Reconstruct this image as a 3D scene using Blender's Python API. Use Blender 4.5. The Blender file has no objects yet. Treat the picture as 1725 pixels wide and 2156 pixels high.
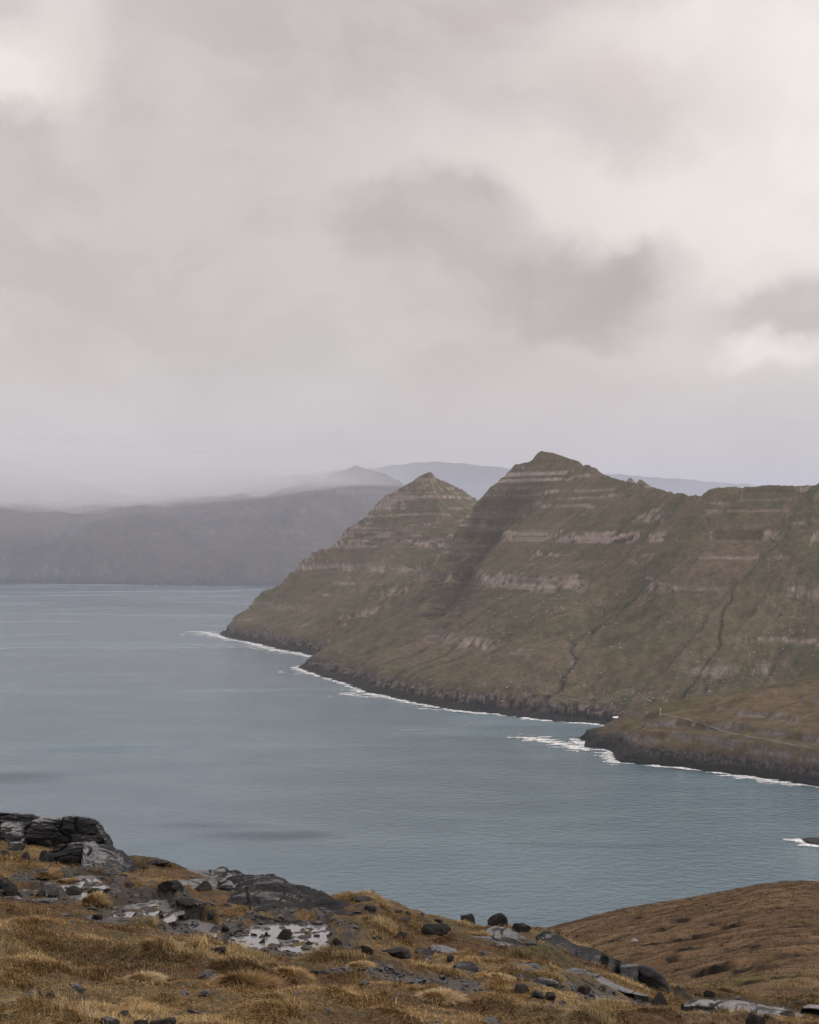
import bpy, bmesh, math, random
import numpy as np
from mathutils import Vector
S = bpy.context.scene
COL = S.collection
f4 = np.float32

# ------------------------------------------------------------------ camera
EYE = 300.0                      # metres above the fjord
F, CX, CY = 3000.0, 862.5, 1078.0
TH = math.atan(52.0 / F)         # the horizon lies a little under the middle
cd = bpy.data.cameras.new('camera'); cam = bpy.data.objects.new('camera', cd); COL.objects.link(cam)
cd.sensor_fit = 'VERTICAL'; cd.sensor_height = 36.0; cd.lens = F / 2156.0 * 36.0
cd.clip_start = 0.5; cd.clip_end = 120000
cam.location = (0, 0, EYE); cam.rotation_euler = (math.pi / 2 + TH, 0, 0)
S.camera = cam

# ------------------------------------------------------------------ world, sun, exposure
SUN_AZ, SUN_EL = math.radians(92), math.radians(31)
W = bpy.data.worlds.new('World'); S.world = W; W.use_nodes = True
nt = W.node_tree; nt.nodes.clear()


class NT:
    """tiny node helper"""
    def __init__(s, tree): s.t = tree
    def n(s, kind, ins=None, **kw):
        nd = s.t.nodes.new(kind)
        for k, v in kw.items(): setattr(nd, k, v)
        for k, v in (ins or {}).items():
            sock = nd.inputs[k]
            if hasattr(v, 'is_output'): s.t.links.new(v, sock)
            else: sock.default_value = v
        return nd
    def math(s, op, a, b=None, clamp=False):
        i = {0: a}
        if b is not None: i[1] = b
        return s.n('ShaderNodeMath', i, operation=op, use_clamp=clamp).outputs[0]
    def vmath(s, op, a, b=None):
        i = {0: a}
        if b is not None: i[1] = b
        nd = s.n('ShaderNodeVectorMath', i, operation=op)
        return nd.outputs['Value'] if op in ('LENGTH', 'DOT_PRODUCT', 'DISTANCE') else nd.outputs[0]
    def noise(s, vec, scale, detail=4, rough=0.55, dist=0.0):
        return s.n('ShaderNodeTexNoise', {'Vector': vec, 'Scale': scale, 'Detail': detail, 'Roughness': rough, 'Distortion': dist})
    def mix(s, fac, a, b, mode='MIX'):
        nd = s.n('ShaderNodeMix', data_type='RGBA', blend_type=mode)
        for k, v in ((0, fac), (6, a), (7, b)):
            if hasattr(v, 'is_output'): s.t.links.new(v, nd.inputs[k])
            else: nd.inputs[k].default_value = v if k == 0 else (*v, 1.0)[:4]
        return nd.outputs[2]
    def ramp(s, fac, lo, hi, a=0.0, b=1.0):
        return s.n('ShaderNodeMapRange', {0: fac, 1: lo, 2: hi, 3: a, 4: b}, interpolation_type='SMOOTHSTEP').outputs[0]


g = NT(nt)
tc = g.n('ShaderNodeTexCoord')
D0 = tc.outputs['Generated']
def swirl(scale, amt, off):
    nz = g.noise(g.vmath('ADD', D0, off), scale, 7, 0.58).outputs['Color']
    v = g.vmath('SCALE', g.vmath('SUBTRACT', nz, (0.5, 0.5, 0.5))); v.node.inputs['Scale'].default_value = amt
    return v
DW = g.vmath('ADD', g.vmath('ADD', D0, swirl(4.0, 0.13, (0, 0, 0))), swirl(15.0, 0.055, (3, 1, 2)))


def sky_dir(px, py):
    v = Vector(((px - CX) / F, math.cos(TH) - (CY - py) / F * math.sin(TH), math.sin(TH) + (CY - py) / F * math.cos(TH)))
    return v.normalized()


def blob(px, py, rx, ry, soft=1.0):
    c = sky_dir(px, py)
    d = g.vmath('MULTIPLY', g.vmath('SUBTRACT', DW, tuple(c)), (F / rx, 1.0, F / ry))
    return g.ramp(g.vmath('LENGTH', d), 1.0, 1.0 - soft)


zc = g.n('ShaderNodeSeparateXYZ', {0: D0}).outputs['Z']
lump = g.noise(g.vmath('MULTIPLY', DW, (1.0, 1.0, 2.2)), 3.2, 6, 0.52).outputs[0]
fine = g.noise(g.vmath('MULTIPLY', DW, (1.0, 1.0, 1.9)), 11.0, 7, 0.55).outputs[0]
light = g.ramp(lump, 0.32, 0.68)
base = g.mix(light, (0.585, 0.512, 0.495), (0.665, 0.607, 0.582))
tint = g.noise(g.vmath('ADD', D0, (5, 2, 7)), 4.5, 3, 0.5).outputs[0]
base = g.mix(g.math('MULTIPLY', g.ramp(tint, 0.48, 0.66), 0.6), base, (0.610, 0.590, 0.560))
bright = (1.0, 0.945, 0.875)
for (px, py, rx, ry, amt, sf) in ((1760, 330, 900, 560, 0.85, 0.9), (1700, 40, 620, 180, 0.7, 0.8), (30, 120, 230, 110, 0.9, 0.8), (190, 90, 120, 230, 0.5, 0.9), (1130, 390, 560, 190, 0.30, 0.9), (1620, 725, 150, 62, 0.75, 0.7)):
    base = g.mix(g.math('MULTIPLY', blob(px, py, rx, ry, sf), amt), base, bright)
for (px, py, rx, ry, amt, sf) in ((330, 480, 900, 420, 0.55, 1.0), (620, 170, 620, 260, 0.5, 1.0)):
    base = g.mix(g.math('MULTIPLY', blob(px, py, rx, ry, sf), amt), base, (0.545, 0.478, 0.466))
base = g.mix(g.math('MULTIPLY', blob(1330, 150, 420, 120, 1.0), 0.55), base, (0.76, 0.655, 0.59))
for (px, py, rx, ry, amt, sf) in ((900, 505, 230, 125, 0.95, 0.65), (1200, 610, 300, 160, 1.0, 0.6), (1020, 600, 420, 170, 0.6, 0.9), (1660, 640, 250, 100, 0.7, 0.7), (1260, 230, 330, 110, 0.5, 0.9), (820, 90, 560, 170, 0.35, 0.9), (80, 290, 330, 120, 0.35, 0.9)):
    base = g.mix(g.math('MULTIPLY', g.math('MULTIPLY', blob(px, py, rx, ry, sf), g.ramp(fine, 0.25, 0.6, 1.05, 0.8)), amt), base, (0.470, 0.408, 0.400))
base = g.mix(g.math('MULTIPLY', g.ramp(fine, 0.40, 0.66), 0.28), base, (0.77, 0.715, 0.685))
# an overcast sky is brightest overhead
zen = g.ramp(zc, 0.34, 0.95, 1.0, 2.6)
cloud = g.vmath('MULTIPLY', base, (10.0, 10.0, 10.0))
cl2 = g.n('ShaderNodeVectorMath', {0: cloud}, operation='SCALE'); nt.links.new(zen, cl2.inputs['Scale'])
skyt = g.n('ShaderNodeTexSky', sky_type='NISHITA', sun_disc=False, sun_elevation=SUN_EL, sun_rotation=SUN_AZ)
col = g.mix(0.95, skyt.outputs[0], cl2.outputs[0])
bg = g.n('ShaderNodeBackground', {'Color': col, 'Strength': 0.1})
wo = g.n('ShaderNodeOutputWorld', {'Surface': bg.outputs[0]})

sd = bpy.data.lights.new('sun', 'SUN'); sun = bpy.data.objects.new('sun', sd); COL.objects.link(sun)
sd.energy = 1.5; sd.angle = math.radians(18); sd.color = (1.0, 0.95, 0.88)
sv = Vector((math.sin(SUN_AZ) * math.cos(SUN_EL), math.cos(SUN_AZ) * math.cos(SUN_EL), math.sin(SUN_EL)))
sun.rotation_euler = sv.to_track_quat('Z', 'Y').to_euler()
S.view_settings.view_transform = 'Standard'; S.view_settings.look = 'None'
S.view_settings.exposure = 0.0; S.view_settings.gamma = 1.0
cy = S.cycles
cy.max_bounces = 8; cy.diffuse_bounces = 2; cy.glossy_bounces = 2; cy.volume_bounces = 5; cy.transmission_bounces = 2
cy.use_denoising = True

# ------------------------------------------------------------------ maths
def tan_row(py): return np.tan(TH + np.arctan((CY - np.asarray(py, float)) / F))
def u_of(px, py=1130.0):
    a = np.arctan((CY - np.asarray(py, float)) / F)
    return (np.asarray(px, float) - CX) / (F * math.cos(TH) - np.tan(a) * F * math.sin(TH))
def at(px, py, d): return np.array([u_of(px, py) * d, d, EYE + tan_row(py) * d])
def sea_at(px, py):
    d = -EYE / tan_row(py); return np.array([u_of(px, py) * d, d])
def smooth(a, b, x):
    t = np.clip((x - a) / (b - a), 0, 1); return t * t * (3 - 2 * t)
def lerp(a, b, t): return a + (b - a) * t


_rs = np.random.RandomState(7)
_perm = np.concatenate([_rs.permutation(256)] * 3).astype(np.int32)
_ang = np.linspace(0, 2 * np.pi, 16, endpoint=False)
_g2 = np.stack([np.cos(_ang), np.sin(_ang)], -1).astype(f4)
_g3 = _rs.normal(size=(32, 3)); _g3 = (_g3 / np.linalg.norm(_g3, axis=1, keepdims=True)).astype(f4)


def n2(x, y, seed=0):
    x = np.asarray(x, dtype=np.float64); y = np.asarray(y, dtype=np.float64)
    xi = np.floor(x); yi = np.floor(y)
    fx = (x - xi).astype(f4); fy = (y - yi).astype(f4)
    xi = (xi.astype(np.int64) & 255).astype(np.int32); yi = (yi.astype(np.int64) & 255).astype(np.int32)
    ux = fx * fx * fx * (fx * (fx * 6 - 15) + 10); uy = fy * fy * fy * (fy * (fy * 6 - 15) + 10)
    sd_ = (seed * 37) & 255
    def gr(ix, iy, dx, dy):
        h = _perm[_perm[(xi + ix) & 255] + ((yi + iy + sd_) & 255)] & 15
        return _g2[h, 0] * dx + _g2[h, 1] * dy
    a = lerp(gr(0, 0, fx, fy), gr(1, 0, fx - 1, fy), ux)
    b = lerp(gr(0, 1, fx, fy - 1), gr(1, 1, fx - 1, fy - 1), ux)
    return lerp(a, b, uy) * 1.45


def fbm(x, y, octs=5, seed=0, gain=0.5):
    s = 0; a = 1.0; n = 0
    for o in range(octs):
        s = s + a * n2(x * 2.03 ** o + o * 17.3, y * 2.03 ** o - o * 9.1, seed + o); n += a; a *= gain
    return s / n * 1.4


def n3(p, seed=0):
    i = np.floor(p); f = (p - i).astype(f4); i = (i.astype(np.int64) & 255).astype(np.int32)
    w = f * f * f * (f * (f * 6 - 15) + 10); r = 0
    for dx in (0, 1):
        for dy in (0, 1):
            for dz in (0, 1):
                h = _perm[_perm[_perm[(i[:, 0] + dx) & 255] + ((i[:, 1] + dy) & 255)] + ((i[:, 2] + dz + seed * 37) & 255)] & 31
                gg = _g3[h]
                d = gg[:, 0] * (f[:, 0] - dx) + gg[:, 1] * (f[:, 1] - dy) + gg[:, 2] * (f[:, 2] - dz)
                r = r + d * (w[:, 0] if dx else 1 - w[:, 0]) * (w[:, 1] if dy else 1 - w[:, 1]) * (w[:, 2] if dz else 1 - w[:, 2])
    return r * 1.5


def fbm3(p, octs=4, seed=0, gain=0.5):
    s = 0; a = 1.0; n = 0
    for o in range(octs):
        s = s + a * n3(p * 2.03 ** o + o * 11.7, seed + o); n += a; a *= gain
    return s / n * 1.4


# ------------------------------------------------------------------ mesh and object helpers
def tag(o, label=None, cat=None, group=None, kind=None):
    for k, v in (('label', label), ('category', cat), ('group', group), ('kind', kind)):
        if v: o[k] = v
    return o


def mesh_obj(name, V, quads=None, tris=None, mat=None, col=None, attrs=None, parent=None, smooth_=True):
    me = bpy.data.meshes.new(name)
    V = np.ascontiguousarray(V, dtype=f4)
    nq = 0 if quads is None else len(quads); ntr = 0 if tris is None else len(tris)
    me.vertices.add(len(V)); me.vertices.foreach_set('co', V.ravel())
    li = []; 
    if nq: li.append(np.asarray(quads, dtype=np.int32).ravel())
    if ntr: li.append(np.asarray(tris, dtype=np.int32).ravel())
    li = np.concatenate(li)
    me.loops.add(len(li)); me.loops.foreach_set('vertex_index', li)
    st = np.concatenate([np.arange(nq, dtype=np.int32) * 4, nq * 4 + np.arange(ntr, dtype=np.int32) * 3])
    me.polygons.add(nq + ntr); me.polygons.foreach_set('loop_start', st)
    try: me.polygons.foreach_set('loop_total', np.concatenate([np.full(nq, 4, np.int32), np.full(ntr, 3, np.int32)]))
    except Exception: pass
    me.polygons.foreach_set('use_smooth', np.full(nq + ntr, smooth_, dtype=bool))
    if col is not None:
        a = me.attributes.new('Col', 'FLOAT_COLOR', 'POINT')
        c = np.ones((len(V), 4), f4); c[:, :3] = col; a.data.foreach_set('color', c.ravel())
    for k, v in (attrs or {}).items():
        a = me.attributes.new(k, 'FLOAT', 'POINT'); a.data.foreach_set('value', np.ascontiguousarray(v, dtype=f4).ravel())
    me.update(calc_edges=True); me.validate()
    o = bpy.data.objects.new(name, me); COL.objects.link(o)
    if mat: me.materials.append(mat)
    if parent: o.parent = parent
    return o


def grid_quads(n, m, keep=None):
    i = np.arange(n * m, dtype=np.int32).reshape(n, m)
    q = np.stack([i[:-1, :-1], i[:-1, 1:], i[1:, 1:], i[1:, :-1]], -1)
    return (q[keep] if keep is not None else q).reshape(-1, 4)


def compact(V, q, *arrs):
    used = np.zeros(len(V), bool); used[q.ravel()] = True
    idx = np.cumsum(used) - 1
    return (V[used], idx[q].astype(np.int32)) + tuple(a[used] for a in arrs)


# ------------------------------------------------------------------ materials
def vcol_mat(name, rough=0.9, spec=0.3, nscale=1.0, nlo=0.7, nhi=1.3, bump=0.3, bdist=0.05, detail=6, rough_attr=None, second=None):
    m = bpy.data.materials.new(name); m.use_nodes = True; t = m.node_tree; t.nodes.clear(); k = NT(t)
    at_ = k.n('ShaderNodeAttribute', attribute_name='Col'); co = k.n('ShaderNodeNewGeometry').outputs['Position']
    nz = k.noise(co, nscale, detail, 0.62).outputs[0]
    v = k.ramp(nz, 0.25, 0.75, nlo, nhi)
    c = k.n('ShaderNodeVectorMath', {0: at_.outputs['Color']}, operation='SCALE'); t.links.new(v, c.inputs['Scale'])
    cc = c.outputs[0]; h = nz
    if second:
        nb = k.noise(co, second[0], 5, 0.6).outputs[0]
        c2 = k.n('ShaderNodeVectorMath', {0: cc}, operation='SCALE'); t.links.new(k.ramp(nb, 0.3, 0.7, second[1], second[2]), c2.inputs['Scale']); cc = c2.outputs[0]
    b = k.n('ShaderNodeBsdfPrincipled', {'Base Color': cc, 'Roughness': rough, 'Specular IOR Level': spec})
    if rough_attr:
        ra = k.n('ShaderNodeAttribute', attribute_name='wet').outputs['Fac']
        t.links.new(k.n('ShaderNodeMapRange', {0: ra, 1: 0, 2: 1, 3: rough, 4: rough_attr}).outputs[0], b.inputs['Roughness'])
    if bump:
        bp = k.n('ShaderNodeBump', {'Height': h, 'Strength': bump, 'Distance': bdist}); t.links.new(bp.outputs[0], b.inputs['Normal'])
    k.n('ShaderNodeOutputMaterial', {'Surface': b.outputs[0]})
    return m


M_MOUNT = vcol_mat('mountain_turf_and_basalt', 0.95, 0.15, 0.09, 0.76, 1.25, 0.45, 4.0, 7, second=(0.5, 0.85, 1.15))
M_FAR = vcol_mat('far_mountain', 0.95, 0.1, 0.02, 0.7, 1.3, 0.5, 12.0)
M_HILL = vcol_mat('hill_moor_grass', 0.95, 0.15, 1.6, 0.6, 1.4, 0.8, 0.25, 7, second=(0.35, 0.8, 1.2))
M_GROUND = vcol_mat('peat_moss_ground', 0.9, 0.3, 22.0, 0.45, 1.5, 0.9, 0.03, 7, rough_attr=0.22, second=(5.0, 0.75, 1.25))
M_GRASS = vcol_mat('dry_grass_blades', 0.75, 0.25, 9.0, 0.75, 1.25, 0, 0)


def rock_mat(name, a, b, rough=0.42, lichen=0.25, scale=1.0, streak=(1, 1, 1), sheen=0.75, wr=(0.53, 0.66, 0.80, 0.98)):
    m = bpy.data.materials.new(name); m.use_nodes = True; t = m.node_tree; t.nodes.clear(); k = NT(t)
    ge = k.n('ShaderNodeNewGeometry'); co = k.vmath('MULTIPLY', ge.outputs['Position'], streak)
    n1 = k.noise(co, 2.2 * scale, 8, 0.65).outputs[0]
    n2_ = k.noise(co, 14 * scale, 6, 0.7).outputs[0]
    c = k.mix(k.ramp(n1, 0.33, 0.66), a, b)
    c = k.mix(k.math('MULTIPLY', k.ramp(n2_, 0.5, 0.75), 0.55), c, tuple(min(1, x * 1.45) for x in b))
    c = k.mix(k.math('MULTIPLY', k.ramp(n2_, 0.45, 0.28), 0.7), c, tuple(x * 0.35 for x in a))
    lic = k.noise(co, 5.0 * scale, 5, 0.6).outputs[0]
    c = k.mix(k.math('MULTIPLY', k.ramp(lic, 0.60, 0.68), lichen), c, (0.085, 0.085, 0.08))
    nz_ = k.n('ShaderNodeSeparateXYZ', {0: ge.outputs['True Normal']}).outputs['Z']
    wetn = k.noise(k.vmath('MULTIPLY', co, (0.8, 2.2, 1.0)), 1.9 * scale, 5, 0.6).outputs[0]
    wet = k.math('MULTIPLY', k.ramp(wetn, wr[0], wr[1]), k.ramp(nz_, wr[2], wr[3]))
    r = k.n('ShaderNodeMapRange', {0: wet, 1: 0.0, 2: 1.0, 3: rough + 0.3, 4: 0.16}).outputs[0]
    io = k.n('ShaderNodeMapRange', {0: wet, 1: 0.0, 2: 1.0, 3: 1.16, 4: 1.25 + sheen}).outputs[0]
    hh = k.math('ADD', k.math('MULTIPLY', n1, 0.8), k.math('MULTIPLY', n2_, 0.35))
    bp = k.n('ShaderNodeBump', {'Height': hh, 'Strength': 0.75, 'Distance': 0.09 / scale})
    bs = k.n('ShaderNodeBsdfPrincipled', {'Base Color': c, 'Roughness': r, 'IOR': io, 'Normal': bp.outputs[0]})
    k.n('ShaderNodeOutputMaterial', {'Surface': bs.outputs[0]})
    return m


M_SLAB = rock_mat('wet_grey_basalt', (0.015, 0.016, 0.018), (0.044, 0.044, 0.047), 0.40, 0.25, 1.0, (0.7, 0.7, 1.6), 1.1, (0.44, 0.58, 0.55, 0.93))
M_RIB = rock_mat('grey_rib_basalt', (0.015, 0.016, 0.018), (0.044, 0.044, 0.047), 0.4, 0.25, 1.0, (0.7, 0.7, 1.6), 0.8)
M_BOULD = rock_mat('dark_basalt', (0.012, 0.012, 0.013), (0.034, 0.032, 0.030), 0.5, 0.2, 1.6, sheen=0.2)
M_GREYB = rock_mat('grey_basalt', (0.020, 0.019, 0.020), (0.046, 0.043, 0.041), 0.5, 0.25, 1.6, sheen=0.3)


def plain(name, col, rough=0.6, nscale=3.0, lo=0.85, hi=1.1):
    m = bpy.data.materials.new(name); m.use_nodes = True; t = m.node_tree; t.nodes.clear(); k = NT(t)
    co = k.n('ShaderNodeNewGeometry').outputs['Position']
    v = k.ramp(k.noise(co, nscale, 4).outputs[0], 0.3, 0.7, lo, hi)
    c = k.n('ShaderNodeVectorMath', {0: col}, operation='SCALE'); t.links.new(v, c.inputs['Scale'])
    b = k.n('ShaderNodeBsdfPrincipled', {'Base Color': c.outputs[0], 'Roughness': rough})
    k.n('ShaderNodeOutputMaterial', {'Surface': b.outputs[0]})
    return m


# water
def sea_material():
    m = bpy.data.materials.new('sea_water'); m.use_nodes = True; t = m.node_tree; t.nodes.clear(); k = NT(t)
    co = k.n('ShaderNodeNewGeometry').outputs['Position']
    big = k.noise(k.vmath('MULTIPLY', co, (0.0011, 0.0034, 0)), 1.0, 4, 0.5, 0.6).outputs[0]     # gusts
    mid = k.noise(k.vmath('MULTIPLY', co, (0.006, 0.011, 0)), 1.0, 3, 0.5).outputs[0]
    w1 = k.noise(k.vmath('MULTIPLY', co, (0.080, 0.095, 0)), 1.0, 3, 0.55, 0.5).outputs[0]       # swell and chop
    w2 = k.noise(k.vmath('MULTIPLY', co, (0.24, 0.26, 0)), 1.0, 4, 0.62).outputs[0]
    h = k.math('ADD', k.math('MULTIPLY', w1, 2.7), k.math('MULTIPLY', w2, 1.2))
    gust = k.ramp(big, 0.50, 0.78)
    bst = k.math('ADD', k.math('MULTIPLY', gust, 0.5), 0.5)
    bp = k.n('ShaderNodeBump', {'Height': h, 'Distance': 1.8, 'Strength': bst})
    c = k.mix(k.ramp(mid, 0.35, 0.7), (0.072, 0.126, 0.160), (0.097, 0.153, 0.188))
    wob = k.noise(k.vmath('MULTIPLY', co, (0.006, 0.012, 0)), 1.0, 4, 0.6).outputs['Color']
    wv = k.n('ShaderNodeVectorMath', {0: k.vmath('SUBTRACT', wob, (0.5, 0.5, 0.5))}, operation='SCALE'); wv.inputs['Scale'].default_value = 1.5
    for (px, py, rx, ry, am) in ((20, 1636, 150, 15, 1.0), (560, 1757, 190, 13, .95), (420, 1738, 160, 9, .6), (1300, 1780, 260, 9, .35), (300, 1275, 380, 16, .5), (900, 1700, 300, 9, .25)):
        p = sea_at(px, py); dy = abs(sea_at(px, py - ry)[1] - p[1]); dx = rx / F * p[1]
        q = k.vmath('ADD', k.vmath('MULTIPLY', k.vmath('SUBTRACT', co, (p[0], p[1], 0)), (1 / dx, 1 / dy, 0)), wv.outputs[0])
        c = k.mix(k.math('MULTIPLY', k.ramp(k.vmath('LENGTH', q), 1.15, 0.2), am), c, (0.014, 0.050, 0.078))  # weaker sky reflection on gust-ruffled water, painted as a darker base colour
    b = k.n('ShaderNodeBsdfPrincipled', {'Base Color': c, 'Roughness': 0.15, 'IOR': 1.45, 'Normal': bp.outputs[0]})
    t.links.new(k.math('ADD', k.math('MULTIPLY', gust, 0.40), 0.12), b.inputs['Roughness'])
    k.n('ShaderNodeOutputMaterial', {'Surface': b.outputs[0]})
    return m


def puddle_material():
    m = bpy.data.materials.new('puddle_water'); m.use_nodes = True; t = m.node_tree; t.nodes.clear(); k = NT(t)
    co = k.n('ShaderNodeNewGeometry').outputs['Position']
    bp = k.n('ShaderNodeBump', {'Height': k.noise(co, 9.0, 3).outputs[0], 'Distance': 0.004, 'Strength': 0.3})
    b = k.n('ShaderNodeBsdfPrincipled', {'Base Color': (0.17, 0.175, 0.18, 1), 'Roughness': 0.05, 'IOR': 2.4, 'Specular IOR Level': 0.5, 'Normal': bp.outputs[0]})
    k.n('ShaderNodeOutputMaterial', {'Surface': b.outputs[0]})
    return m


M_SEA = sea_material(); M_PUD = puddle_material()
M_FOAM = plain('white_surf', (0.70, 0.72, 0.73), 0.8, 0.15, 0.8, 1.05)
t_ = M_FOAM.node_tree; k_ = NT(t_); bs_ = [n for n in t_.nodes if n.type == 'BSDF_PRINCIPLED'][0]
mx_ = k_.n('ShaderNodeMixShader', {0: k_.n('ShaderNodeAttribute', attribute_name='cover').outputs['Fac'], 1: k_.n('ShaderNodeBsdfTransparent').outputs[0], 2: bs_.outputs[0]})
t_.links.new(mx_.outputs[0], [n for n in t_.nodes if n.type == 'OUTPUT_MATERIAL'][0].inputs['Surface'])
M_WHITE = plain('white_paint', (0.78, 0.78, 0.76), 0.5)
M_ROAD = plain('wet_asphalt', (0.072, 0.080, 0.078), 0.5, 0.05)
M_DARKW = plain('tarred_timber', (0.05, 0.055, 0.05), 0.8)

# ------------------------------------------------------------------ sea
def build_sea():
    ys = np.concatenate([np.linspace(200, 6000, 60), np.linspace(6500, 60000, 40)])
    xs = np.concatenate([-np.geomspace(40000, 600, 20), np.linspace(-500, 500, 21), np.geomspace(600, 40000, 20)])
    Y, X = np.meshgrid(ys, xs, indexing='ij')
    V = np.stack([X, Y, np.zeros_like(X)], -1).reshape(-1, 3)
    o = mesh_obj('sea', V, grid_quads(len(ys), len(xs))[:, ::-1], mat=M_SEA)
    tag(o, 'grey blue water of the fjord with wind streaks', 'water', kind='structure')
build_sea()


# ------------------------------------------------------------------ mountains
def poly_dist(X, Y, P, closed=True):
    """distance to a polyline, arc length of the nearest point, inside mask"""
    P = np.asarray(P, float); best = np.full(X.shape, 1e12); sarc = np.zeros(X.shape); ins = np.zeros(X.shape, bool)
    n = len(P); acc = 0.0
    for i in range(n if closed else n - 1):
        a, b = P[i], P[(i + 1) % n]; e = b - a; L = np.hypot(*e) + 1e-9
        t = np.clip(((X - a[0]) * e[0] + (Y - a[1]) * e[1]) / (L * L), 0, 1)
        d = (X - a[0] - t * e[0]) ** 2 + (Y - a[1] - t * e[1]) ** 2
        k = d < best; best = np.where(k, d, best); sarc = np.where(k, acc + t * L, sarc); acc += L
        if closed:
            c = ((a[1] > Y) != (b[1] > Y)) & (X < (b[0] - a[0]) * (Y - a[1]) / (b[1] - a[1] + 1e-12) + a[0]); ins ^= c
    return np.sqrt(best), sarc, ins


def densify(P, step):
    P = np.asarray(P, float); out = []
    for a, b in zip(P[:-1], P[1:]):
        n = max(1, int(np.hypot(*(b - a)[:2]) / step))
        out += [a + (b - a) * i / n for i in range(n)]
    out.append(P[-1]); return np.array(out)


def ridge_px(pts): return np.array([at(*p) for p in pts])


def base_height(X, Y, dc, ridges, gexp=1.15, step=45):
    z = np.zeros(X.shape)
    for R in ridges:
        for a, b in zip(R[:-1], R[1:]):
            e = b - a; L2 = e[0] ** 2 + e[1] ** 2 + 1e-9
            w = np.clip(((X - a[0]) * e[0] + (Y - a[1]) * e[1]) / L2, 0, 1)
            dr = np.hypot(X - a[0] - w * e[0], Y - a[1] - w * e[1])
            z = np.maximum(z, (a[2] + w * e[2]) * (dc / (dc + dr + 1e-6)) ** gexp)
        for p in densify(R, step):
            dr = np.hypot(X - p[0], Y - p[1]); t = dc / (dc + dr + 1e-6)
            z = np.maximum(z, p[2] * t ** gexp)
    return z


def upsample(Z, n, m):
    i = np.linspace(0, Z.shape[0] - 1, n); j = np.linspace(0, Z.shape[1] - 1, m)
    i0 = np.minimum(i.astype(int), Z.shape[0] - 2); j0 = np.minimum(j.astype(int), Z.shape[1] - 2)
    a = (i - i0)[:, None]; b = (j - j0)[None]
    return (Z[i0][:, j0] * (1 - a) * (1 - b) + Z[i0 + 1][:, j0] * a * (1 - b) + Z[i0][:, j0 + 1] * (1 - a) * b + Z[i0 + 1][:, j0 + 1] * a * b)


class Height:
    """a terrain kept as a table over (bearing, distance) so that other things can be set down on it"""
    def __init__(s, us, ys, Z): s.us, s.ys, s.Z = us, ys, Z
    def z(s, x, y):
        u = x / y
        i = np.interp(y, s.ys, np.arange(len(s.ys))); j = np.interp(u, s.us, np.arange(len(s.us)))
        i0 = np.minimum(np.asarray(i).astype(int), len(s.ys) - 2); j0 = np.minimum(np.asarray(j).astype(int), len(s.us) - 2)
        a, b = i - i0, j - j0; Z = s.Z
        return Z[i0, j0] * (1 - a) * (1 - b) + Z[i0 + 1, j0] * a * (1 - b) + Z[i0, j0 + 1] * (1 - a) * b + Z[i0 + 1, j0 + 1] * a * b
    def hit(s, px, py, d0=None, d1=None):
        d = np.linspace(d0 or s.ys[0], d1 or s.ys[-1], 6000); u = float(u_of(px, py)); zr = EYE + float(tan_row(py)) * d
        below = np.nonzero(zr <= s.z(u * d, d))[0]
        i = below[0] if len(below) else len(d) - 1
        return np.array([u * d[i], d[i], zr[i]])


def terrace(z, levels, sarc, dcw, seed, pxm):
    """steps the slope into basalt tiers; returns the new height and how much bare rock shows"""
    out = z.copy(); rock = np.zeros(z.shape)
    for i, (L, h, e, lo, *win) in enumerate(levels):
        zz = z - L - 7.0 * fbm(sarc / 160.0, z * 0 + i * 3.3, 3, seed + i)
        m = smooth(lo, lo + 0.35, fbm(sarc / 230.0 + i * 7.7, dcw / 900.0, 3, seed + 20 + i))
        if win: m = m * sum(k * smooth(p0 - 25, p0 + 15, pxm) * smooth(p1 + 25, p1 - 15, pxm) for p0, p1, k in win[0])
        hh = h * m; w = 1.7 * h
        out += np.tanh(zz / e) * hh * 0.5 * np.clip(1 - np.abs(zz) / w, 0, 1)
        rock = np.maximum(rock, m * np.exp(-(zz / (e * 1.25)) ** 2))
    return out, rock


def carve(Z, us, ys, paths, G):
    for P, dep, wid in paths:
        n = len(P)
        for k, (x, y) in enumerate(P):
            i = int(np.searchsorted(ys, y)); j = int(np.searchsorted(us, x / y))
            dy = ys[min(i + 1, len(ys) - 1)] - ys[max(i - 1, 0)] if 0 < i < len(ys) - 1 else 5
            ri = int(3 * wid / (dy / 2)) + 1; rj = int(3 * wid / ((us[1] - us[0]) * y)) + 1
            i0, i1, j0, j1 = max(i - ri, 0), min(i + ri + 1, len(ys)), max(j - rj, 0), min(j + rj + 1, len(us))
            if i0 >= i1 or j0 >= j1: continue
            yy = ys[i0:i1, None]; xx = us[None, j0:j1] * yy
            gsn = np.exp(-((xx - x) ** 2 + (yy - y) ** 2) / (wid * wid)) * min(1, 3 * k / n + 0.1)
            G[i0:i1, j0:j1] = np.maximum(G[i0:i1, j0:j1], gsn * dep)
    return G


def trace(H, x, y, rng, steps=160, step=8.0):
    P = []
    for k in range(steps):
        e = 12.0
        gx = (H.z(x + e, y) - H.z(x - e, y)) / (2 * e); gy = (H.z(x, y + e) - H.z(x, y - e)) / (2 * e); L = math.hypot(gx, gy)
        if L < 0.03 or H.z(x, y) < 4: break
        a = rng.normal(0, 0.22); dx, dy = -gx / L, -gy / L
        x += (dx - a * dy) * step; y += (dy + a * dx) * step
        for q in (0.0, 0.5): P.append((x - dx * step * q, y - dy * step * q))
    return P


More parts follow.
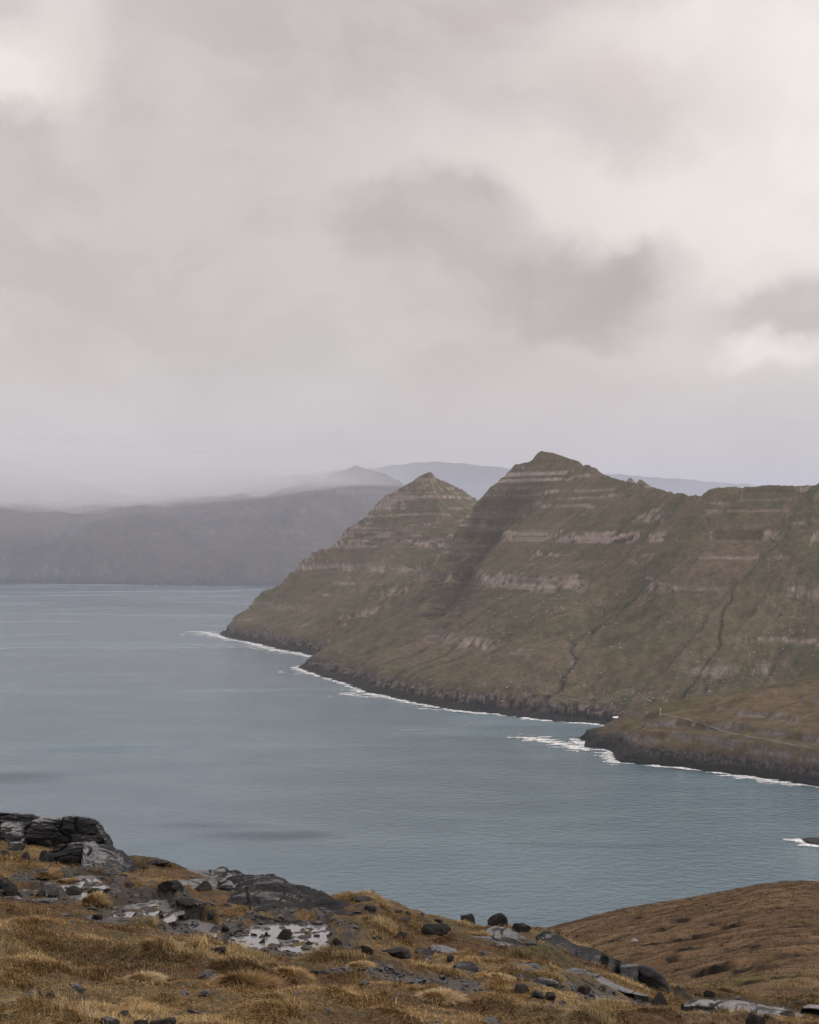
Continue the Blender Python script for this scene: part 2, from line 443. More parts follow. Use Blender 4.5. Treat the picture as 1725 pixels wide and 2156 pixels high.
def mountain(name, us, ys, coast, ridges, levels, seed, mat, label, colours, cliff=(8, 28, 34), tip=None, gully=0, hollows=(), amp=1.0, coarse=2, gexp=1.4, step=45, fl=1.0):
    U, Y = np.meshgrid(us, ys); X = U * Y
    s1, s2, wshelf = cliff; ridges = [r - np.array((0, 0, s2)) for r in ridges]; ridges = [np.concatenate([r[:, :2], np.maximum(r[:, 2:], 3)], 1) for r in ridges]
    wx = 15 * amp * fbm(X / 70, Y / 70, 4, seed + 50); wy = 15 * amp * fbm(X / 70 + 40, Y / 70, 4, seed + 51)
    dist, sarc, ins = poly_dist(X + wx, Y + wy, coast)
    dc = np.where(ins, dist, 0.0)
    zb = upsample(base_height(X[::coarse, ::coarse], Y[::coarse, ::coarse], np.where(ins, dist, 0)[::coarse, ::coarse], ridges, gexp, step), len(ys), len(us)) \
        if coarse > 1 else base_height(X, Y, dc, ridges, gexp, step)
    zb = np.where(ins, zb, 0)
    crags = np.zeros(X.shape)
    for pts, dep, wid, *cg in hollows:
        Hh = Height(us, ys, zb + s2 * smooth(0, 70 * amp, dc)); P = [Hh.hit(*q)[:2] if len(q) == 2 else q[:2] for q in pts]
        d, sa, _ = poly_dist(X + 0.5 * wid * fbm(X / 90, Y / 90, 3, seed + 55), Y + 0.5 * wid * fbm(X / 90 + 5, Y / 90, 3, seed + 56), P, False)
        tot = sum(np.hypot(*(np.array(b) - np.array(a))) for a, b in zip(P[:-1], P[1:]))
        fal = np.exp(-(d / wid) ** 2) * smooth(0, 0.15, sa / tot) * smooth(1.0, 0.7, sa / tot)
        zb = zb - dep * fal
        if cg: crags = np.maximum(crags, cg[0] * np.exp(-(d / (wid * 1.6)) ** 4) * smooth(0, 0.1, sa / tot) * smooth(1.0, 0.8, sa / tot))
    lowc = smooth(0, 60, dc)
    tf = 1.0 if tip is None else 0.22 + 0.78 * smooth(tip[0], tip[1], CX + U * F + 14 * fbm(X / 40, Y / 40, 3, seed + 57))
    tf = lerp(tf, 1.0, smooth(50 * amp, 320 * amp, dc))
    # gentle relief that runs down the slope, then tiers
    flute = fbm(sarc / (42 * amp), dc / (420 * amp), 4, seed + 60)
    flute2 = fbm(sarc / (13 * amp), dc / (120 * amp), 3, seed + 61)
    steep = smooth(0.12, 0.55, zb / (np.max(zb) + 1e-6))
    rill = (1 - np.abs(n2(sarc / (30 * amp) + 0.5 * fbm(X / (90 * amp), Y / (90 * amp), 3, seed + 66), dc / (600 * amp), seed + 67))) ** 5 + 0.6 * (1 - np.abs(n2(sarc / (14 * amp) + 0.5 * fbm(X / (60 * amp), Y / (60 * amp), 3, seed + 68), dc / (350 * amp), seed + 69))) ** 6
    rill = rill * smooth(-0.35, 0.3, fbm(X / (200 * amp), Y / (200 * amp), 3, seed + 65))
    zb = zb - lowc * fl * amp * 4.2 * rill * smooth(0, 0.08, zb / (np.max(zb) + 1e-6))
    zb = zb + lowc * fl * amp * (7.0 * flute * (0.45 + steep) + 7 * fbm(X / (150 * amp), Y / (150 * amp), 3, seed + 62))
    z, rock = terrace(zb, [(l[0] - s2,) + tuple(l[1:]) for l in levels], sarc, dc, seed, CX + U * F)
    z = z + crags * (4.0 * amp * n2(z / 17 + flute, sarc / 200, seed + 89) - 5 * np.abs(flute2)) * lowc
    z = z - rock * (amp * 4.0 * np.abs(flute2) + 3.0 * amp * np.abs(n2(sarc / (6 * amp), z / (12 * amp), seed + 91)))
    # shore: a low wave-cut shelf, then a dark cliff with a grassy lip
    cn = fbm(sarc / 55, dc * 0, 3, seed + 70); w_ = wshelf * (0.55 + 0.9 * np.clip(cn + 0.3, 0, 1))
    cl = s1 * tf * smooth(0, 5 * amp, dc) + tf * (s2 - s1) * (0.75 + 0.5 * fbm(sarc / 90, dc * 0 + 9, 3, seed + 71)) * (0.55 * smooth(w_, w_ + 5 * amp, dc + 7 * flute2 * amp) + 0.45 * smooth(w_ + 12 * amp, w_ + 17 * amp, dc + 8 * amp * fbm(sarc / 30, dc * 0 + 4, 3, seed + 73)))
    z = np.minimum(z + s2 * tf * smooth(0, 70 * amp, dc), cl + np.maximum(0, dc - w_) * 1.5)
    z = np.where(ins, z + 1.5 * amp * fbm(X / 11, Y / 11, 3, seed + 72) * smooth(0, 12, dc), -0.4 * dist - 2.0)
    G = np.zeros(z.shape)
    if gully:
        H = Height(us, ys, z); rng = np.random.RandomState(seed); paths = []
        for _ in range(gully):
            i, j = rng.randint(len(ys)), rng.randint(len(us))
            if z[i, j] < 70: continue
            paths.append((trace(H, X[i, j], Y[i, j], rng), rng.choice([0.7, 1.3, 2.2, 3.6], p=[.5, .3, .16, .04]) * amp, rng.uniform(2.0, 4.2) * amp))
        G = carve(z, us, ys, paths, G); z = z - G
    # what grows and what is bare
    gy_, gx_ = np.gradient(z, axis=0) / np.gradient(Y, axis=0), np.gradient(z, axis=1) / np.gradient(X, axis=1)
    sl = np.sqrt((gx_) ** 2 + (gy_ - gx_ * U) ** 2)
    wet = smooth(s2 + 9 * amp, s2 * 0.7, z + 4 * amp * flute2) * smooth(80 * amp, 35 * amp, dc)
    rock = np.clip(np.maximum(rock * 0.9, smooth(1.0, 1.9, sl) * 0.85), 0, 1)
    rock = rock * smooth(-0.42, 0.12, fbm(sarc / 26, z / 15, 4, seed + 80) + 0.35 * n2(sarc / 5, z / 22, seed + 90))
    ga, gb, gc, rk, dk = (np.array(c) for c in colours)
    m1 = smooth(-0.35, 0.45, fbm(X / 170, Y / 170, 4, seed + 81) + 0.35 * flute)[..., None]
    m2 = smooth(0.0, 0.6, fbm(sarc / 30, dc / 300, 4, seed + 82) + 0.4 * fbm(X / 60, Y / 60, 3, seed + 83))[..., None]
    c = lerp(lerp(ga, gb, m1), gc, m2 * 0.8)
    c = c * (0.82 + 0.36 * smooth(-0.7, 0.7, fbm(X / 24, Y / 24, 3, seed + 84)))[..., None]
    strata = 0.72 + 0.5 * smooth(-0.5, 0.5, n2(z / 3.2 + fbm(sarc / 60, z / 40, 2, seed), sarc / 300, seed + 85)) * (0.75 + 0.5 * smooth(-0.5, 0.4, n2(sarc / 5.5, z / 30, seed + 86)))
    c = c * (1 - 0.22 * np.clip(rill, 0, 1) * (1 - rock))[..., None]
    c = lerp(c, rk * strata[..., None], rock[..., None])
    q = np.clip(crags * smooth(-0.35, 0.25, fbm(sarc / 22, z / 26, 3, seed + 88) + 0.9 * (sl - 0.6)), 0, 1)[..., None]
    c = lerp(c, rk * 0.13 * strata[..., None], q * 0.92)
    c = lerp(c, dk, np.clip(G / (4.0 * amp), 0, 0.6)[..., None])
    crk = smooth(-0.25, 0.35, n2(sarc / (4.5 * amp), z / (9 * amp), seed + 92) + 0.6 * n2(sarc / (16 * amp), z / (5 * amp), seed + 93))
    cw = lerp(dk, rk * 0.42 * strata[..., None], (crk * smooth(0.25 * s2, 0.6 * s2, z))[..., None])
    c = lerp(c, cw, np.clip(wet, 0, 1)[..., None])
    keep = np.maximum.reduce([z[:-1, :-1], z[1:, :-1], z[:-1, 1:], z[1:, 1:]]) > -6
    V = np.stack([X, Y, z], -1).reshape(-1, 3)
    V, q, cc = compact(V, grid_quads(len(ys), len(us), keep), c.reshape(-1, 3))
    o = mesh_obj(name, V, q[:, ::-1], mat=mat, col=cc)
    tag(o, label, 'mountain', kind='structure')
    return Height(us, ys, z)


TURF = ((0.090, 0.075, 0.047), (0.067, 0.063, 0.037), (0.098, 0.074, 0.053), (0.290, 0.238, 0.218), (0.014, 0.015, 0.018))

shore_b = [sea_at(*p) for p in ((455, 1334), (480, 1344), (520, 1351), (580, 1366), (630, 1374), (665, 1382))]
shore_a = [sea_at(*p) for p in ((668, 1393), (622, 1405), (640, 1413), (680, 1426), (722, 1438), (760, 1456), (830, 1472), (900, 1486), (960, 1497), (1040, 1504), (1100, 1511), (1160, 1518), (1225, 1523), (1280, 1529))]
coast_m = shore_b + shore_a + [np.array(p) for p in ((430, 2170), (760, 1980), (3000, 1900), (3000, 6200), (900, 6200), (100, 5600), (-480, 4700))]
R_crest = ridge_px([(1138, 942, 3756), (1160, 947, 3740), (1200, 966, 3680), (1300, 1001, 3380), (1380, 1026, 3150), (1450, 1043, 2990), (1500, 1028, 2940), (1550, 1019, 2900), (1640, 1020, 2840), (1725, 1022, 2800), (1900, 1020, 2720), (2300, 1000, 2600)])
R_spur = ridge_px([(1138, 942, 3756), (1118, 962, 3765), (1086, 968, 3780), (1036, 1010, 3775), (1003, 1052, 3765), (975, 1100, 3745), (957, 1136, 3725), (905, 1196, 3665), (860, 1244, 3600), (800, 1295, 3520), (740, 1340, 3440), (690, 1372, 3350)])
R_nose = ridge_px([(1140, 953, 3750), (1128, 1010, 3690), (1118, 1066, 3610), (1060, 1128, 3480), (1010, 1200, 3330), (985, 1236, 3250), (930, 1310, 3110)])
R_b = ridge_px([(1100, 1075, 4850), (1000, 1046, 4820), (960, 1024, 4790), (925, 1003, 4750), (900, 993, 4735), (878, 1002, 4735), (850, 1022, 4740), (805, 1052, 4740), (770, 1076, 4735), (730, 1102, 4720), (695, 1108, 4690), (672, 1140, 4660), (632, 1178, 4610), (580, 1212, 4560), (530, 1258, 4500), (500, 1295, 4460), (475, 1315, 4430)])
R_b2 = ridge_px([(900, 994, 4735), (930, 1075, 4560), (920, 1140, 4380), (880, 1200, 4200)])
LEV = [(52, 6, 2.5, 0.15, ((430, 700, .7), (760, 1000, .5))), (88, 16, 4.0, -0.4, ((520, 640, .5), (905, 1105, 1.0), (1440, 1540, .6), (1600, 1700, .5))), (128, 5, 2.0, 0.2), (160, 5, 2.0, 0.2, ((420, 1000, .8),)), (203, 26, 5.5, -0.6, ((590, 880, .55), (930, 1230, 1.0), (1375, 1520, .35), (1580, 1760, .4))), (238, 6, 2.0, 0.1, ((600, 1180, 1.0),)), (280, 22, 5.5, -0.6, ((665, 930, 1.0),)), (262, 6, 2.0, 0.15, ((640, 1200, 1.0), (1350, 1760, .5))), (301, 17, 4.2, -0.35),
       (328, 5, 1.7, 0.05, ((700, 1200, 1.0), (1600, 1760, .7))), (350, 6, 1.8, -0.05, ((720, 1230, 1.0), (1450, 1760, .6))), (371, 5, 1.6, 0.0, ((760, 1250, 1.0), (1500, 1760, .5))), (394, 7, 2.0, -0.2, ((780, 1300, .9), (1500, 1760, .8))), (412, 5, 1.6, 0.05, ((820, 1400, 1.0),)), (430, 7, 2.0, -0.15), (447, 5, 1.6, 0.0), (462, 7, 1.9, -0.2), (476, 5, 1.6, 0.0), (490, 6, 1.7, -0.1)]
us = np.arange(u_of(395), u_of(1960), 0.00055); ys = np.concatenate([np.arange(2120, 3900, 3.4), np.arange(3900, 5300, 5.0)])
HM = mountain('mountain', us, ys, coast_m, [R_crest, R_spur, R_nose, R_b, R_b2], LEV, 11, M_MOUNT,
              'tiered olive brown basalt mountain with two pointed peaks above the water', TURF, tip=(1300, 1090), gully=420, hollows=[
    (((1110, 985), (1085, 1040), (1050, 1090), (1010, 1150), (975, 1205), (940, 1260), (900, 1320)), 42, 40, 0.9), (((1060, 1020), (1010, 1080), (960, 1160), (910, 1230), (850, 1300)), 14, 22, 0.8),
    (((380, 4330, 0), (300, 4200, 0), (150, 4020, 0), (-40, 3830, 0), (-190, 3660, 0)), 120, 150),
    (((1000, 1225), (960, 1290), (900, 1350), (850, 1400)), 12, 18, 0.5), (((880, 1120), (830, 1130), (760, 1150)), 6, 18, 0.5),
    (((1330, 1085), (1312, 1130), (1290, 1180), (1275, 1260), (1255, 1330), (1215, 1390)), 26, 95), (((1300, 1210), (1272, 1285), (1235, 1350), (1180, 1420), (1130, 1462)), 6, 6),
    (((1580, 1230), (1560, 1290), (1530, 1370), (1500, 1440)), 3, 5), (((1410, 1290), (1380, 1350), (1340, 1410)), 2.5, 5), (((1660, 1300), (1625, 1380), (1600, 1430)), 3, 5),
    (((870, 1030), (820, 1110), (760, 1190), (690, 1270)), 10, 18), (((900, 1090), (850, 1150), (790, 1220), (720, 1290)), 12, 20), (((940, 1120), (900, 1180), (840, 1240), (770, 1310)), 12, 20)])

# the low headland with the road
coast_c = [sea_at(*p) for p in ((1210, 1556), (1222, 1566), (1236, 1578), (1262, 1578), (1284, 1582), (1282, 1596), (1300, 1604), (1350, 1611), (1400, 1614), (1480, 1623), (1550, 1634), (1640, 1646), (1725, 1657), (1900, 1686))] + \
          [np.array(p) for p in ((1400, 1560), (1600, 2400), (560, 2400), (430, 2262), (345, 2200), (305, 2176), (268, 2150))]
R_c = ridge_px([(1228, 1552, 2105), (1290, 1534, 2090), (1340, 1514, 2085), (1380, 1504, 2080), (1430, 1504, 2070), (1480, 1503, 2060), (1540, 1491, 2055), (1600, 1470, 2055), (1660, 1450, 2055), (1725, 1434, 2055), (1900, 1395, 2050), (2200, 1350, 2000)])
R_cr = ridge_px([(1395, 1506, 2050), (1440, 1517, 2005), (1500, 1537, 1950), (1560, 1552, 1915), (1640, 1569, 1880), (1725, 1585, 1850), (1900, 1610, 1790)])
LEVC = [(24, 10, 1.4, -0.3), (34, 10, 1.3, -0.35), (45, 9, 1.3, -0.4), (62, 7, 1.4, -0.1), (80, 6, 1.4, 0.0)]
us = np.arange(u_of(1170), u_of(1960), 0.0005); ys = np.arange(1580, 2440, 2.0)
TURFC = ((0.086, 0.063, 0.032), (0.062, 0.050, 0.024), (0.108, 0.074, 0.039), (0.125, 0.110, 0.107), (0.008, 0.009, 0.011))
HC = mountain('headland', us, ys, coast_c, [R_c, R_cr], LEVC, 31, M_MOUNT, 'low grassy headland with dark sea cliffs below the road', TURFC, cliff=(5, 22, 12), tip=(1235, 1375), gully=40, amp=0.6, coarse=3, gexp=0.8, step=20)

# the hidden far side of the fjord
FAR = ((0.060, 0.052, 0.042), (0.042, 0.040, 0.032), (0.075, 0.060, 0.050), (0.135, 0.122, 0.118), (0.010, 0.011, 0.014))
coast_e1 = [sea_at(*p) for p in ((-700, 1224), (-200, 1227), (100, 1229), (300, 1231), (430, 1232), (512, 1234))] + [np.array(p) for p in ((-700, 9900), (-900, 14000), (-6000, 14000))]
R_e1 = ridge_px([(-700, 960, 10600), (-200, 945, 10500), (60, 965, 10300), (160, 1010, 10150), (208, 1044, 10050), (256, 1090, 9850), (330, 1121, 9650), (395, 1158, 9450), (458, 1192, 9250), (500, 1216, 9080)])
R_e1b = ridge_px([(60, 965, 10300), (60, 1060, 9700), (110, 1150, 9300)])
LEVE = [(40, 16, 6, -0.2), (330, 30, 10, 0.0), (480, 40, 12, -0.2), (560, 36, 10, -0.3), (620, 30, 8, -0.3), (690, 30, 8, -0.4), (740, 30, 8, -0.4)]
us = np.arange(u_of(-260), u_of(600), 0.0016); ys = np.arange(8500, 11500, 22.0)
mountain('mountain', us, ys, coast_e1, [R_e1, R_e1b], LEVE, 41, M_FAR, 'far grey mountainside on the left with its top lost in cloud', FAR, cliff=(10, 40, 40), gully=90, amp=3.2, coarse=2, gexp=0.92, step=90)
coast_e2 = [sea_at(*p) for p in ((380, 1233), (510, 1234), (600, 1234), (700, 1233), (900, 1230), (1300, 1228))] + [np.array(p) for p in ((4000, 9600), (4000, 14000), (-2500, 14000), (-2500, 10000))]
R_e2 = ridge_px([(200, 1040, 10900), (322, 1042, 10700), (450, 1044, 10500), (568, 1044, 10400), (632, 1018, 10350), (700, 1000, 10400), (730, 990, 10450), (752, 983, 10500), (775, 992, 10500), (810, 1003, 10500), (850, 1020, 10600), (900, 1050, 10700), (1300, 1060, 11000)])
R_e2b = ridge_px([(200, 985, 11900), (420, 990, 11800), (560, 1000, 11600), (640, 1003, 11200)])
R_e2c = [ridge_px([(752, 985, 10500), (722, 1080, 10000), (690, 1150, 9600)]), ridge_px([(640, 1018, 10350), (620, 1090, 9950), (590, 1160, 9500)])]
us = np.arange(u_of(150), u_of(1150), 0.0015); ys = np.arange(8600, 12400, 22.0)
mountain('mountain', us, ys, coast_e2, [R_e2, R_e2b] + R_e2c, LEVE, 51, M_FAR, 'far cliff banded mountain behind the nearer pointed peaks', FAR, cliff=(10, 40, 40), gully=110, amp=3.2, coarse=2, gexp=0.92, step=90)
coast_f = [np.array(p) for p in ((-4500, 22000), (13000, 22000), (13000, 30000), (-4500, 30000))]
R_f = ridge_px([(600, 1000, 24000), (780, 985, 24000), (860, 974, 24000), (920, 971, 24000), (980, 974, 24000), (1060, 983, 24000), (1150, 990, 24000), (1300, 998, 24000), (1400, 1004, 24000), (1500, 1013, 24000), (1600, 1022, 24000), (1900, 1040, 24000)])
us = np.arange(u_of(550), u_of(1800), 0.0016); ys = np.arange(21900, 27000, 55.0)
mountain('mountain', us, ys, coast_f, [R_f], [(700, 60, 20, -0.2), (1000, 60, 20, -0.2)], 61, M_FAR, 'flat topped pale island ridge faint on the horizon behind the peaks', FAR, cliff=(10, 40, 40), gully=0, amp=7.0, coarse=1, gexp=1.0, step=120, fl=0.4)

# ------------------------------------------------------------------ brown moor hill across the slope
HAGS = [(1452, 1972, 44, 1.3), (1400, 1953, 18, 1.3), (1444, 1996, 18, .9), (1372, 1985, 18, .9), (1541, 1948, 16, 1.0), (1637, 1912, 26, 1.0), (1326, 1949, 9, .8), (1400, 1924, 9, .8), (1436, 1936, 11, .8), (1500, 1942, 9, .8),
        (1216, 1969, 5, .7), (1176, 1964, 5, .7), (1344, 1932, 8, .7), (1510, 2034, 24, .9), (1564, 2042, 22, .7), (1474, 2050, 16, .9), (1420, 2044, 20, .8), (1500, 2046, 8, .8), (1414, 2016, 11, .9), (1684, 2007, 14, 1.0),
        (1560, 1996, 22, .6), (1590, 1994, 10, .6), (1240, 1992, 10, .6), (1290, 1980, 9, .6), (1600, 1960, 20, .5), (1680, 1950, 22, .5), (1340, 2010, 14, .6), (1650, 2060, 20, .5), (1580, 2070, 22, .5), (1480, 1920, 12, .5)]


def build_hill():
    us = np.arange(-0.36, 0.42, 0.0008); ys = np.concatenate([np.arange(34, 60, 1.5), np.arange(60, 300, 0.55), np.geomspace(300, 1150, 60)])
    U, Y = np.meshgrid(us, ys); X = U * Y
    pxu = CX + us * F
    crest = np.interp(pxu, [-300, 400, 800, 1000, 1100, 1160, 1230, 1300, 1380, 1450, 1530, 1600, 1650, 1690, 1725, 1900, 2200], [2420, 2240, 2110, 2022, 1976, 1952, 1934, 1918, 1904, 1891, 1876, 1863, 1858.5, 1857, 1859, 1875, 1880])
    r60 = np.interp(pxu, [-300, 800, 1160, 1420, 1600, 1725, 2000], [2700, 2480, 2300, 2190, 2150, 2140, 2140])
    Dc = 235.0
    w = np.clip((Y - 60) / (Dc - 60), -0.2, 1)
    row = lerp(r60[None], crest[None], np.sign(w) * np.abs(w) ** 0.62)
    z = EYE + tan_row(row) * Y
    zc = EYE + tan_row(crest) * Dc
    over = np.maximum(Y - Dc, 0)
    sl0 = 0.30
    zback = zc[None] - 0.25 * over - 0.0022 * over ** 2 * (over < 120) - (0.0022 * 14400 + 0.42 * (over - 120)) * (over >= 120)
    z = np.where(Y > Dc, zback, z)
    z += (0.6 * fbm(X / 22, Y / 13, 4, 91) + 0.34 * fbm(X / 9, Y / 4.5, 3, 92) + 0.10 * fbm(X / 1.6, Y / 1.6, 2, 93)) * smooth(45, 70, Y) * np.where(Y > 205, 0.6, 1)
    H = Height(us, ys, z); dark = np.zeros(z.shape)
    for k, (px, py, L, dep) in enumerate(HAGS):
        p = H.hit(px, py, 60, 240); hl = 1.35 * L / F * p[1]
        a = (X - p[0]) / hl; b = (Y - p[1]) - 0.10 * hl * np.sin(a * 3 + k) - 0.12 * hl * a * math.sin(k * 1.7)
        b += 0.5 * n2(X / 1.4, Y * 0 + k, 5)
        near = np.abs(a) < 1.6
        wd = 1.5 * dep; 
        e = np.exp(-np.abs(a) ** 3) * near
        z -= dep * 0.8 * e * np.where(b < 0, smooth(-wd * 2.4, 0, b), smooth(0.45, 0, b))
        dark = np.maximum(dark, e * smooth(-wd * 1.5, -wd * 0.5, b) * smooth(0.9, 0.5, b))
    for (pts, wd) in ((((1427, 2025), (1460, 2018), (1500, 2012), (1551, 2004)), 0.55), (((1571, 2031), (1620, 2022), (1660, 2014), (1725, 2007)), 0.6), (((1480, 2062), (1560, 2050), (1640, 2035), (1725, 2020)), 0.35), (((1190, 1990), (1260, 1972), (1330, 1958)), 0.3), (((1500, 1985), (1600, 1970), (1725, 1962)), 0.4)):
        P = [H.hit(px, py, 60, 240)[:2] for px, py in pts]
        d, _, _ = poly_dist(X + 1.2 * n2(X / 4, Y / 4, 3), Y + 1.6 * n2(X / 5, Y / 4, 4), P, False)
        z -= 0.5 * np.exp(-(d / wd) ** 2); dark = np.maximum(dark, 0.9 * np.exp(-(d / (wd * 1.2)) ** 2) * smooth(-.5, .1, n2(X / 5, Y / 5, 8)))
    c = lerp(np.array((0.088, 0.055, 0.029)), np.array((0.125, 0.080, 0.043)), smooth(-.4, .5, fbm(X / 34, Y / 11, 4, 95))[..., None])
    c = lerp(c, np.array((0.050, 0.034, 0.020)), 0.8 * smooth(0.0, 0.55, fbm(X / 17, Y / 6, 4, 96))[..., None])
    c = lerp(c, np.array((0.165, 0.110, 0.062)), 0.6 * smooth(0.15, 0.6, fbm(X / 8, Y / 3.5, 4, 97))[..., None])
    p = H.hit(1500, 2073, 50, 200); c = lerp(c, np.array((0.085, 0.08, 0.025)), 0.7 * np.exp(-((X - p[0]) / 6) ** 2 - ((Y - p[1]) / 8) ** 2)[..., None])
    c = lerp(c, np.array((0.012, 0.010, 0.009)), dark[..., None])
    V = np.stack([X, Y, z], -1).reshape(-1, 3)
    o = mesh_obj('hill', V, grid_quads(len(ys), len(us))[:, ::-1], mat=M_HILL, col=c.reshape(-1, 3))
    tag(o, 'brown moor hillside with dark peat hags falling to the water', 'hill', kind='structure')
    return Height(us, ys, z)


HH = build_hill()

# ------------------------------------------------------------------ foreground slope
EDGE = np.array([(-400, 1745), (0, 1765), (200, 1800), (280, 1812), (330, 1815), (380, 1832), (480, 1855), (560, 1870), (660, 1888), (700, 1891), (740, 1893), (770, 1893), (800, 1899), (830, 1912), (870, 1926), (900, 1931), (960, 1938), (1030, 1947), (1090, 1957), (1150, 1967), (1200, 1990), (1300, 2036), (1380, 2072), (1430, 2087), (1500, 2092), (1600, 2106), (1725, 2117), (2100, 2150)], float)
MUD = [(90, 1872, 150, 20), (170, 1880, 90, 14), (320, 1926, 120, 26), (440, 1958, 120, 26), (600, 1982, 150, 24), (690, 2000, 90, 14), (860, 2062, 150, 14), (960, 2070, 90, 12), (30, 2120, 80, 26), (150, 2135, 90, 14), (1320, 2120, 110, 22), (1420, 2140, 120, 16), (1600, 2128, 130, 16), (1130, 2070, 60, 10)]
PUDDLES = [('long bright puddle among dark stones at the far left edge of the mud', (140, 1869, 95, 13)), ('thin stony puddle below the long one at the far left', (60, 1886, 60, 6)), ('small puddle between dark stones below the left outcrop', (195, 1884, 28, 8)), ('shallow stony puddle in the middle of the mud flat', (300, 1912, 75, 13)),
           ('thin puddle strip between the stony puddle and the bright pool', (395, 1938, 60, 10)), ('bright pool with black stones standing in it', (598, 1974, 112, 15))]
ub = (EDGE[:, 0] - CX) / F
def ground_base(X, Y):
    u = X / Y
    ye = np.interp(u, ub, EDGE[:, 1])
    px = CX + u * F
    De = np.interp(px, [-400, 0, 500, 860, 1150, 1420, 1725, 2100], [32, 30.5, 28.5, 28, 27, 25, 24, 24])
    Db = np.interp(px, [-400, 0, 862, 1300, 1725, 2100], [9.5, 10, 12, 14, 17, 19])
    zb = tan_row(2156.0) * Db; ze = tan_row(ye) * De
    t = (Y - Db) / (De - Db)
    z = zb + (ze - zb) * t + 0.35 * np.sin(np.clip(t, 0, 1) * math.pi) * (-0.6)
    k = np.interp(px, [-400, 1150, 1500, 1725, 2100], [0.8, 0.75, 0.5, 0.40, 0.4])
    over = np.maximum(Y - De, 0)
    z = np.where(t > 1, ze - (k * over - 0.30 * (1 - np.exp(-over * 1.2))) , z)
    return EYE + z, t


gus = np.arange(-0.37, 0.37, 0.00075)
gys = np.concatenate([np.arange(6.0, 9.0, 0.12), np.geomspace(9.0, 34, 620), np.arange(34.4, 62, 1.2)])
GU, GY = np.meshgrid(gus, gys); GX = GU * GY
gz, gt = ground_base(GX, GY)
HG0 = Height(gus, gys, gz)
mud = np.zeros(gz.shape)
for (px, py, rx, ry) in MUD:
    p = HG0.hit(px, py, 8, 34); q = HG0.hit(px, py - ry, 8, 34); ax = rx / F * p[1]; ay = max(0.25, abs(q[1] - p[1]))
    d = np.sqrt(((GX - p[0]) / ax) ** 2 + ((GY - p[1]) / ay) ** 2) + 0.45 * fbm(GX / 0.9, GY / 0.9, 3, 5)
    mud = np.maximum(mud, smooth(1.15, 0.75, d))
hum = 0.17 * fbm(GX / 1.9, GY / 2.2, 3, 101) + 0.085 * np.abs(fbm(GX / 0.6, GY / 0.7, 3, 102))
gz = gz + hum * (1 - 0.85 * mud) * smooth(8, 10, GY) * np.where(gt > 1.0, 0.6, 1) + mud * (0.035 * fbm(GX / 0.28, GY / 0.3, 3, 103) - 0.03)
POOLS = []
for (lab, (px, py, rx, ry)) in PUDDLES:
    p = HG0.hit(px, py, 8, 34); q = HG0.hit(px, py - ry, 8, 34); ax = rx / F * p[1]; ay = max(0.12, abs(q[1] - p[1]))
    d = np.sqrt(((GX - p[0]) / ax) ** 2 + ((GY - p[1]) / ay) ** 2)
    d = d + 0.26 * fbm(GX / 0.5, GY / 0.5, 3, 112)
    w = smooth(1.7, 1.15, d)
    rough_ = 0.05 * fbm(GX / 0.55, GY / 0.30, 4, 110) + 0.03 * fbm(GX / 0.2, GY / 0.2, 3, 113) + 0.04 * fbm(GX / 0.1, GY / 0.1, 2, 111)
    gz = lerp(gz, p[2] - (0.022 if 'bright' in lab else 0.012) + rough_ + (0.02 + 0.08 * smooth(-0.5, 0.4, (GY - p[1]) / ay)) * smooth(0.62, 1.05, d), w)
    mud = np.maximum(mud, w)
    POOLS.append((lab, p, ax, ay, d))
WATER = []
for (lab, p, ax, ay, d) in POOLS:
    ringz = gz[(d > 1.0) & (d < 1.25)]; lev = min(np.percentile(ringz, 12), p[2] + 0.02)
    tgt = lev - (0.012 if 'bright' in lab else 0.004) + 0.055 * fbm(GX / 0.45, GY / 0.28, 4, 115) + 0.03 * fbm(GX / 0.13, GY / 0.13, 2, 116)
    gz = lerp(gz, tgt, smooth(1.05, 0.8, d)); WATER.append((lab, lev, d))
HG = Height(gus, gys, gz)

FOOT = []            # footprints of rocks, kept clear of grass


def ghit(px, py): return HG.hit(px, py, 8, 33)


# ------------------------------------------------------------------ rocks
def ico(sub):
    bm = bmesh.new(); bmesh.ops.create_icosphere(bm, subdivisions=sub, radius=1.0)
    v = np.array([x.co[:] for x in bm.verts]); t = np.array([[q.index for q in f.verts] for f in bm.faces], np.int32); bm.free()
    return v, t


ICO = {k: ico(k) for k in (3, 4, 5)}


def rock_mesh(w, d, h, seed, sub=4, cuts=7, rough=0.065, flat=0.5):
    """a broken, weathered stone: facets, chips and pits"""
    v, t = ICO[sub]; v = v.copy(); rng = np.random.RandomState(seed)
    for _ in range(cuts):
        n = rng.normal(size=3); n[2] = n[2] * 0.8 + 0.25; n /= np.linalg.norm(n); o = rng.uniform(0.42, 0.8)
        over = v @ n - o; v -= np.outer(np.maximum(over, 0) * 0.92, n)
    v *= (1 + rough * 1.9 * fbm3(v * 1.3 + seed, 3, seed))[:, None]
    v *= (1 + rough * 0.9 * fbm3(v * 4.5 + seed, 3, seed + 3))[:, None]
    lo, hi = v.min(0), v.max(0); v = (v - (lo + hi) / 2) / (hi - lo) * 2
    v[:, 2] = np.where(v[:, 2] < -flat, -flat + (v[:, 2] + flat) * 0.4, v[:, 2])
    v[:, 2] = (v[:, 2] - v[:, 2].min()) / (v[:, 2].max() - v[:, 2].min())
    v *= np.array((w / 2, d / 2, h))
    return v, t


NR = [0]


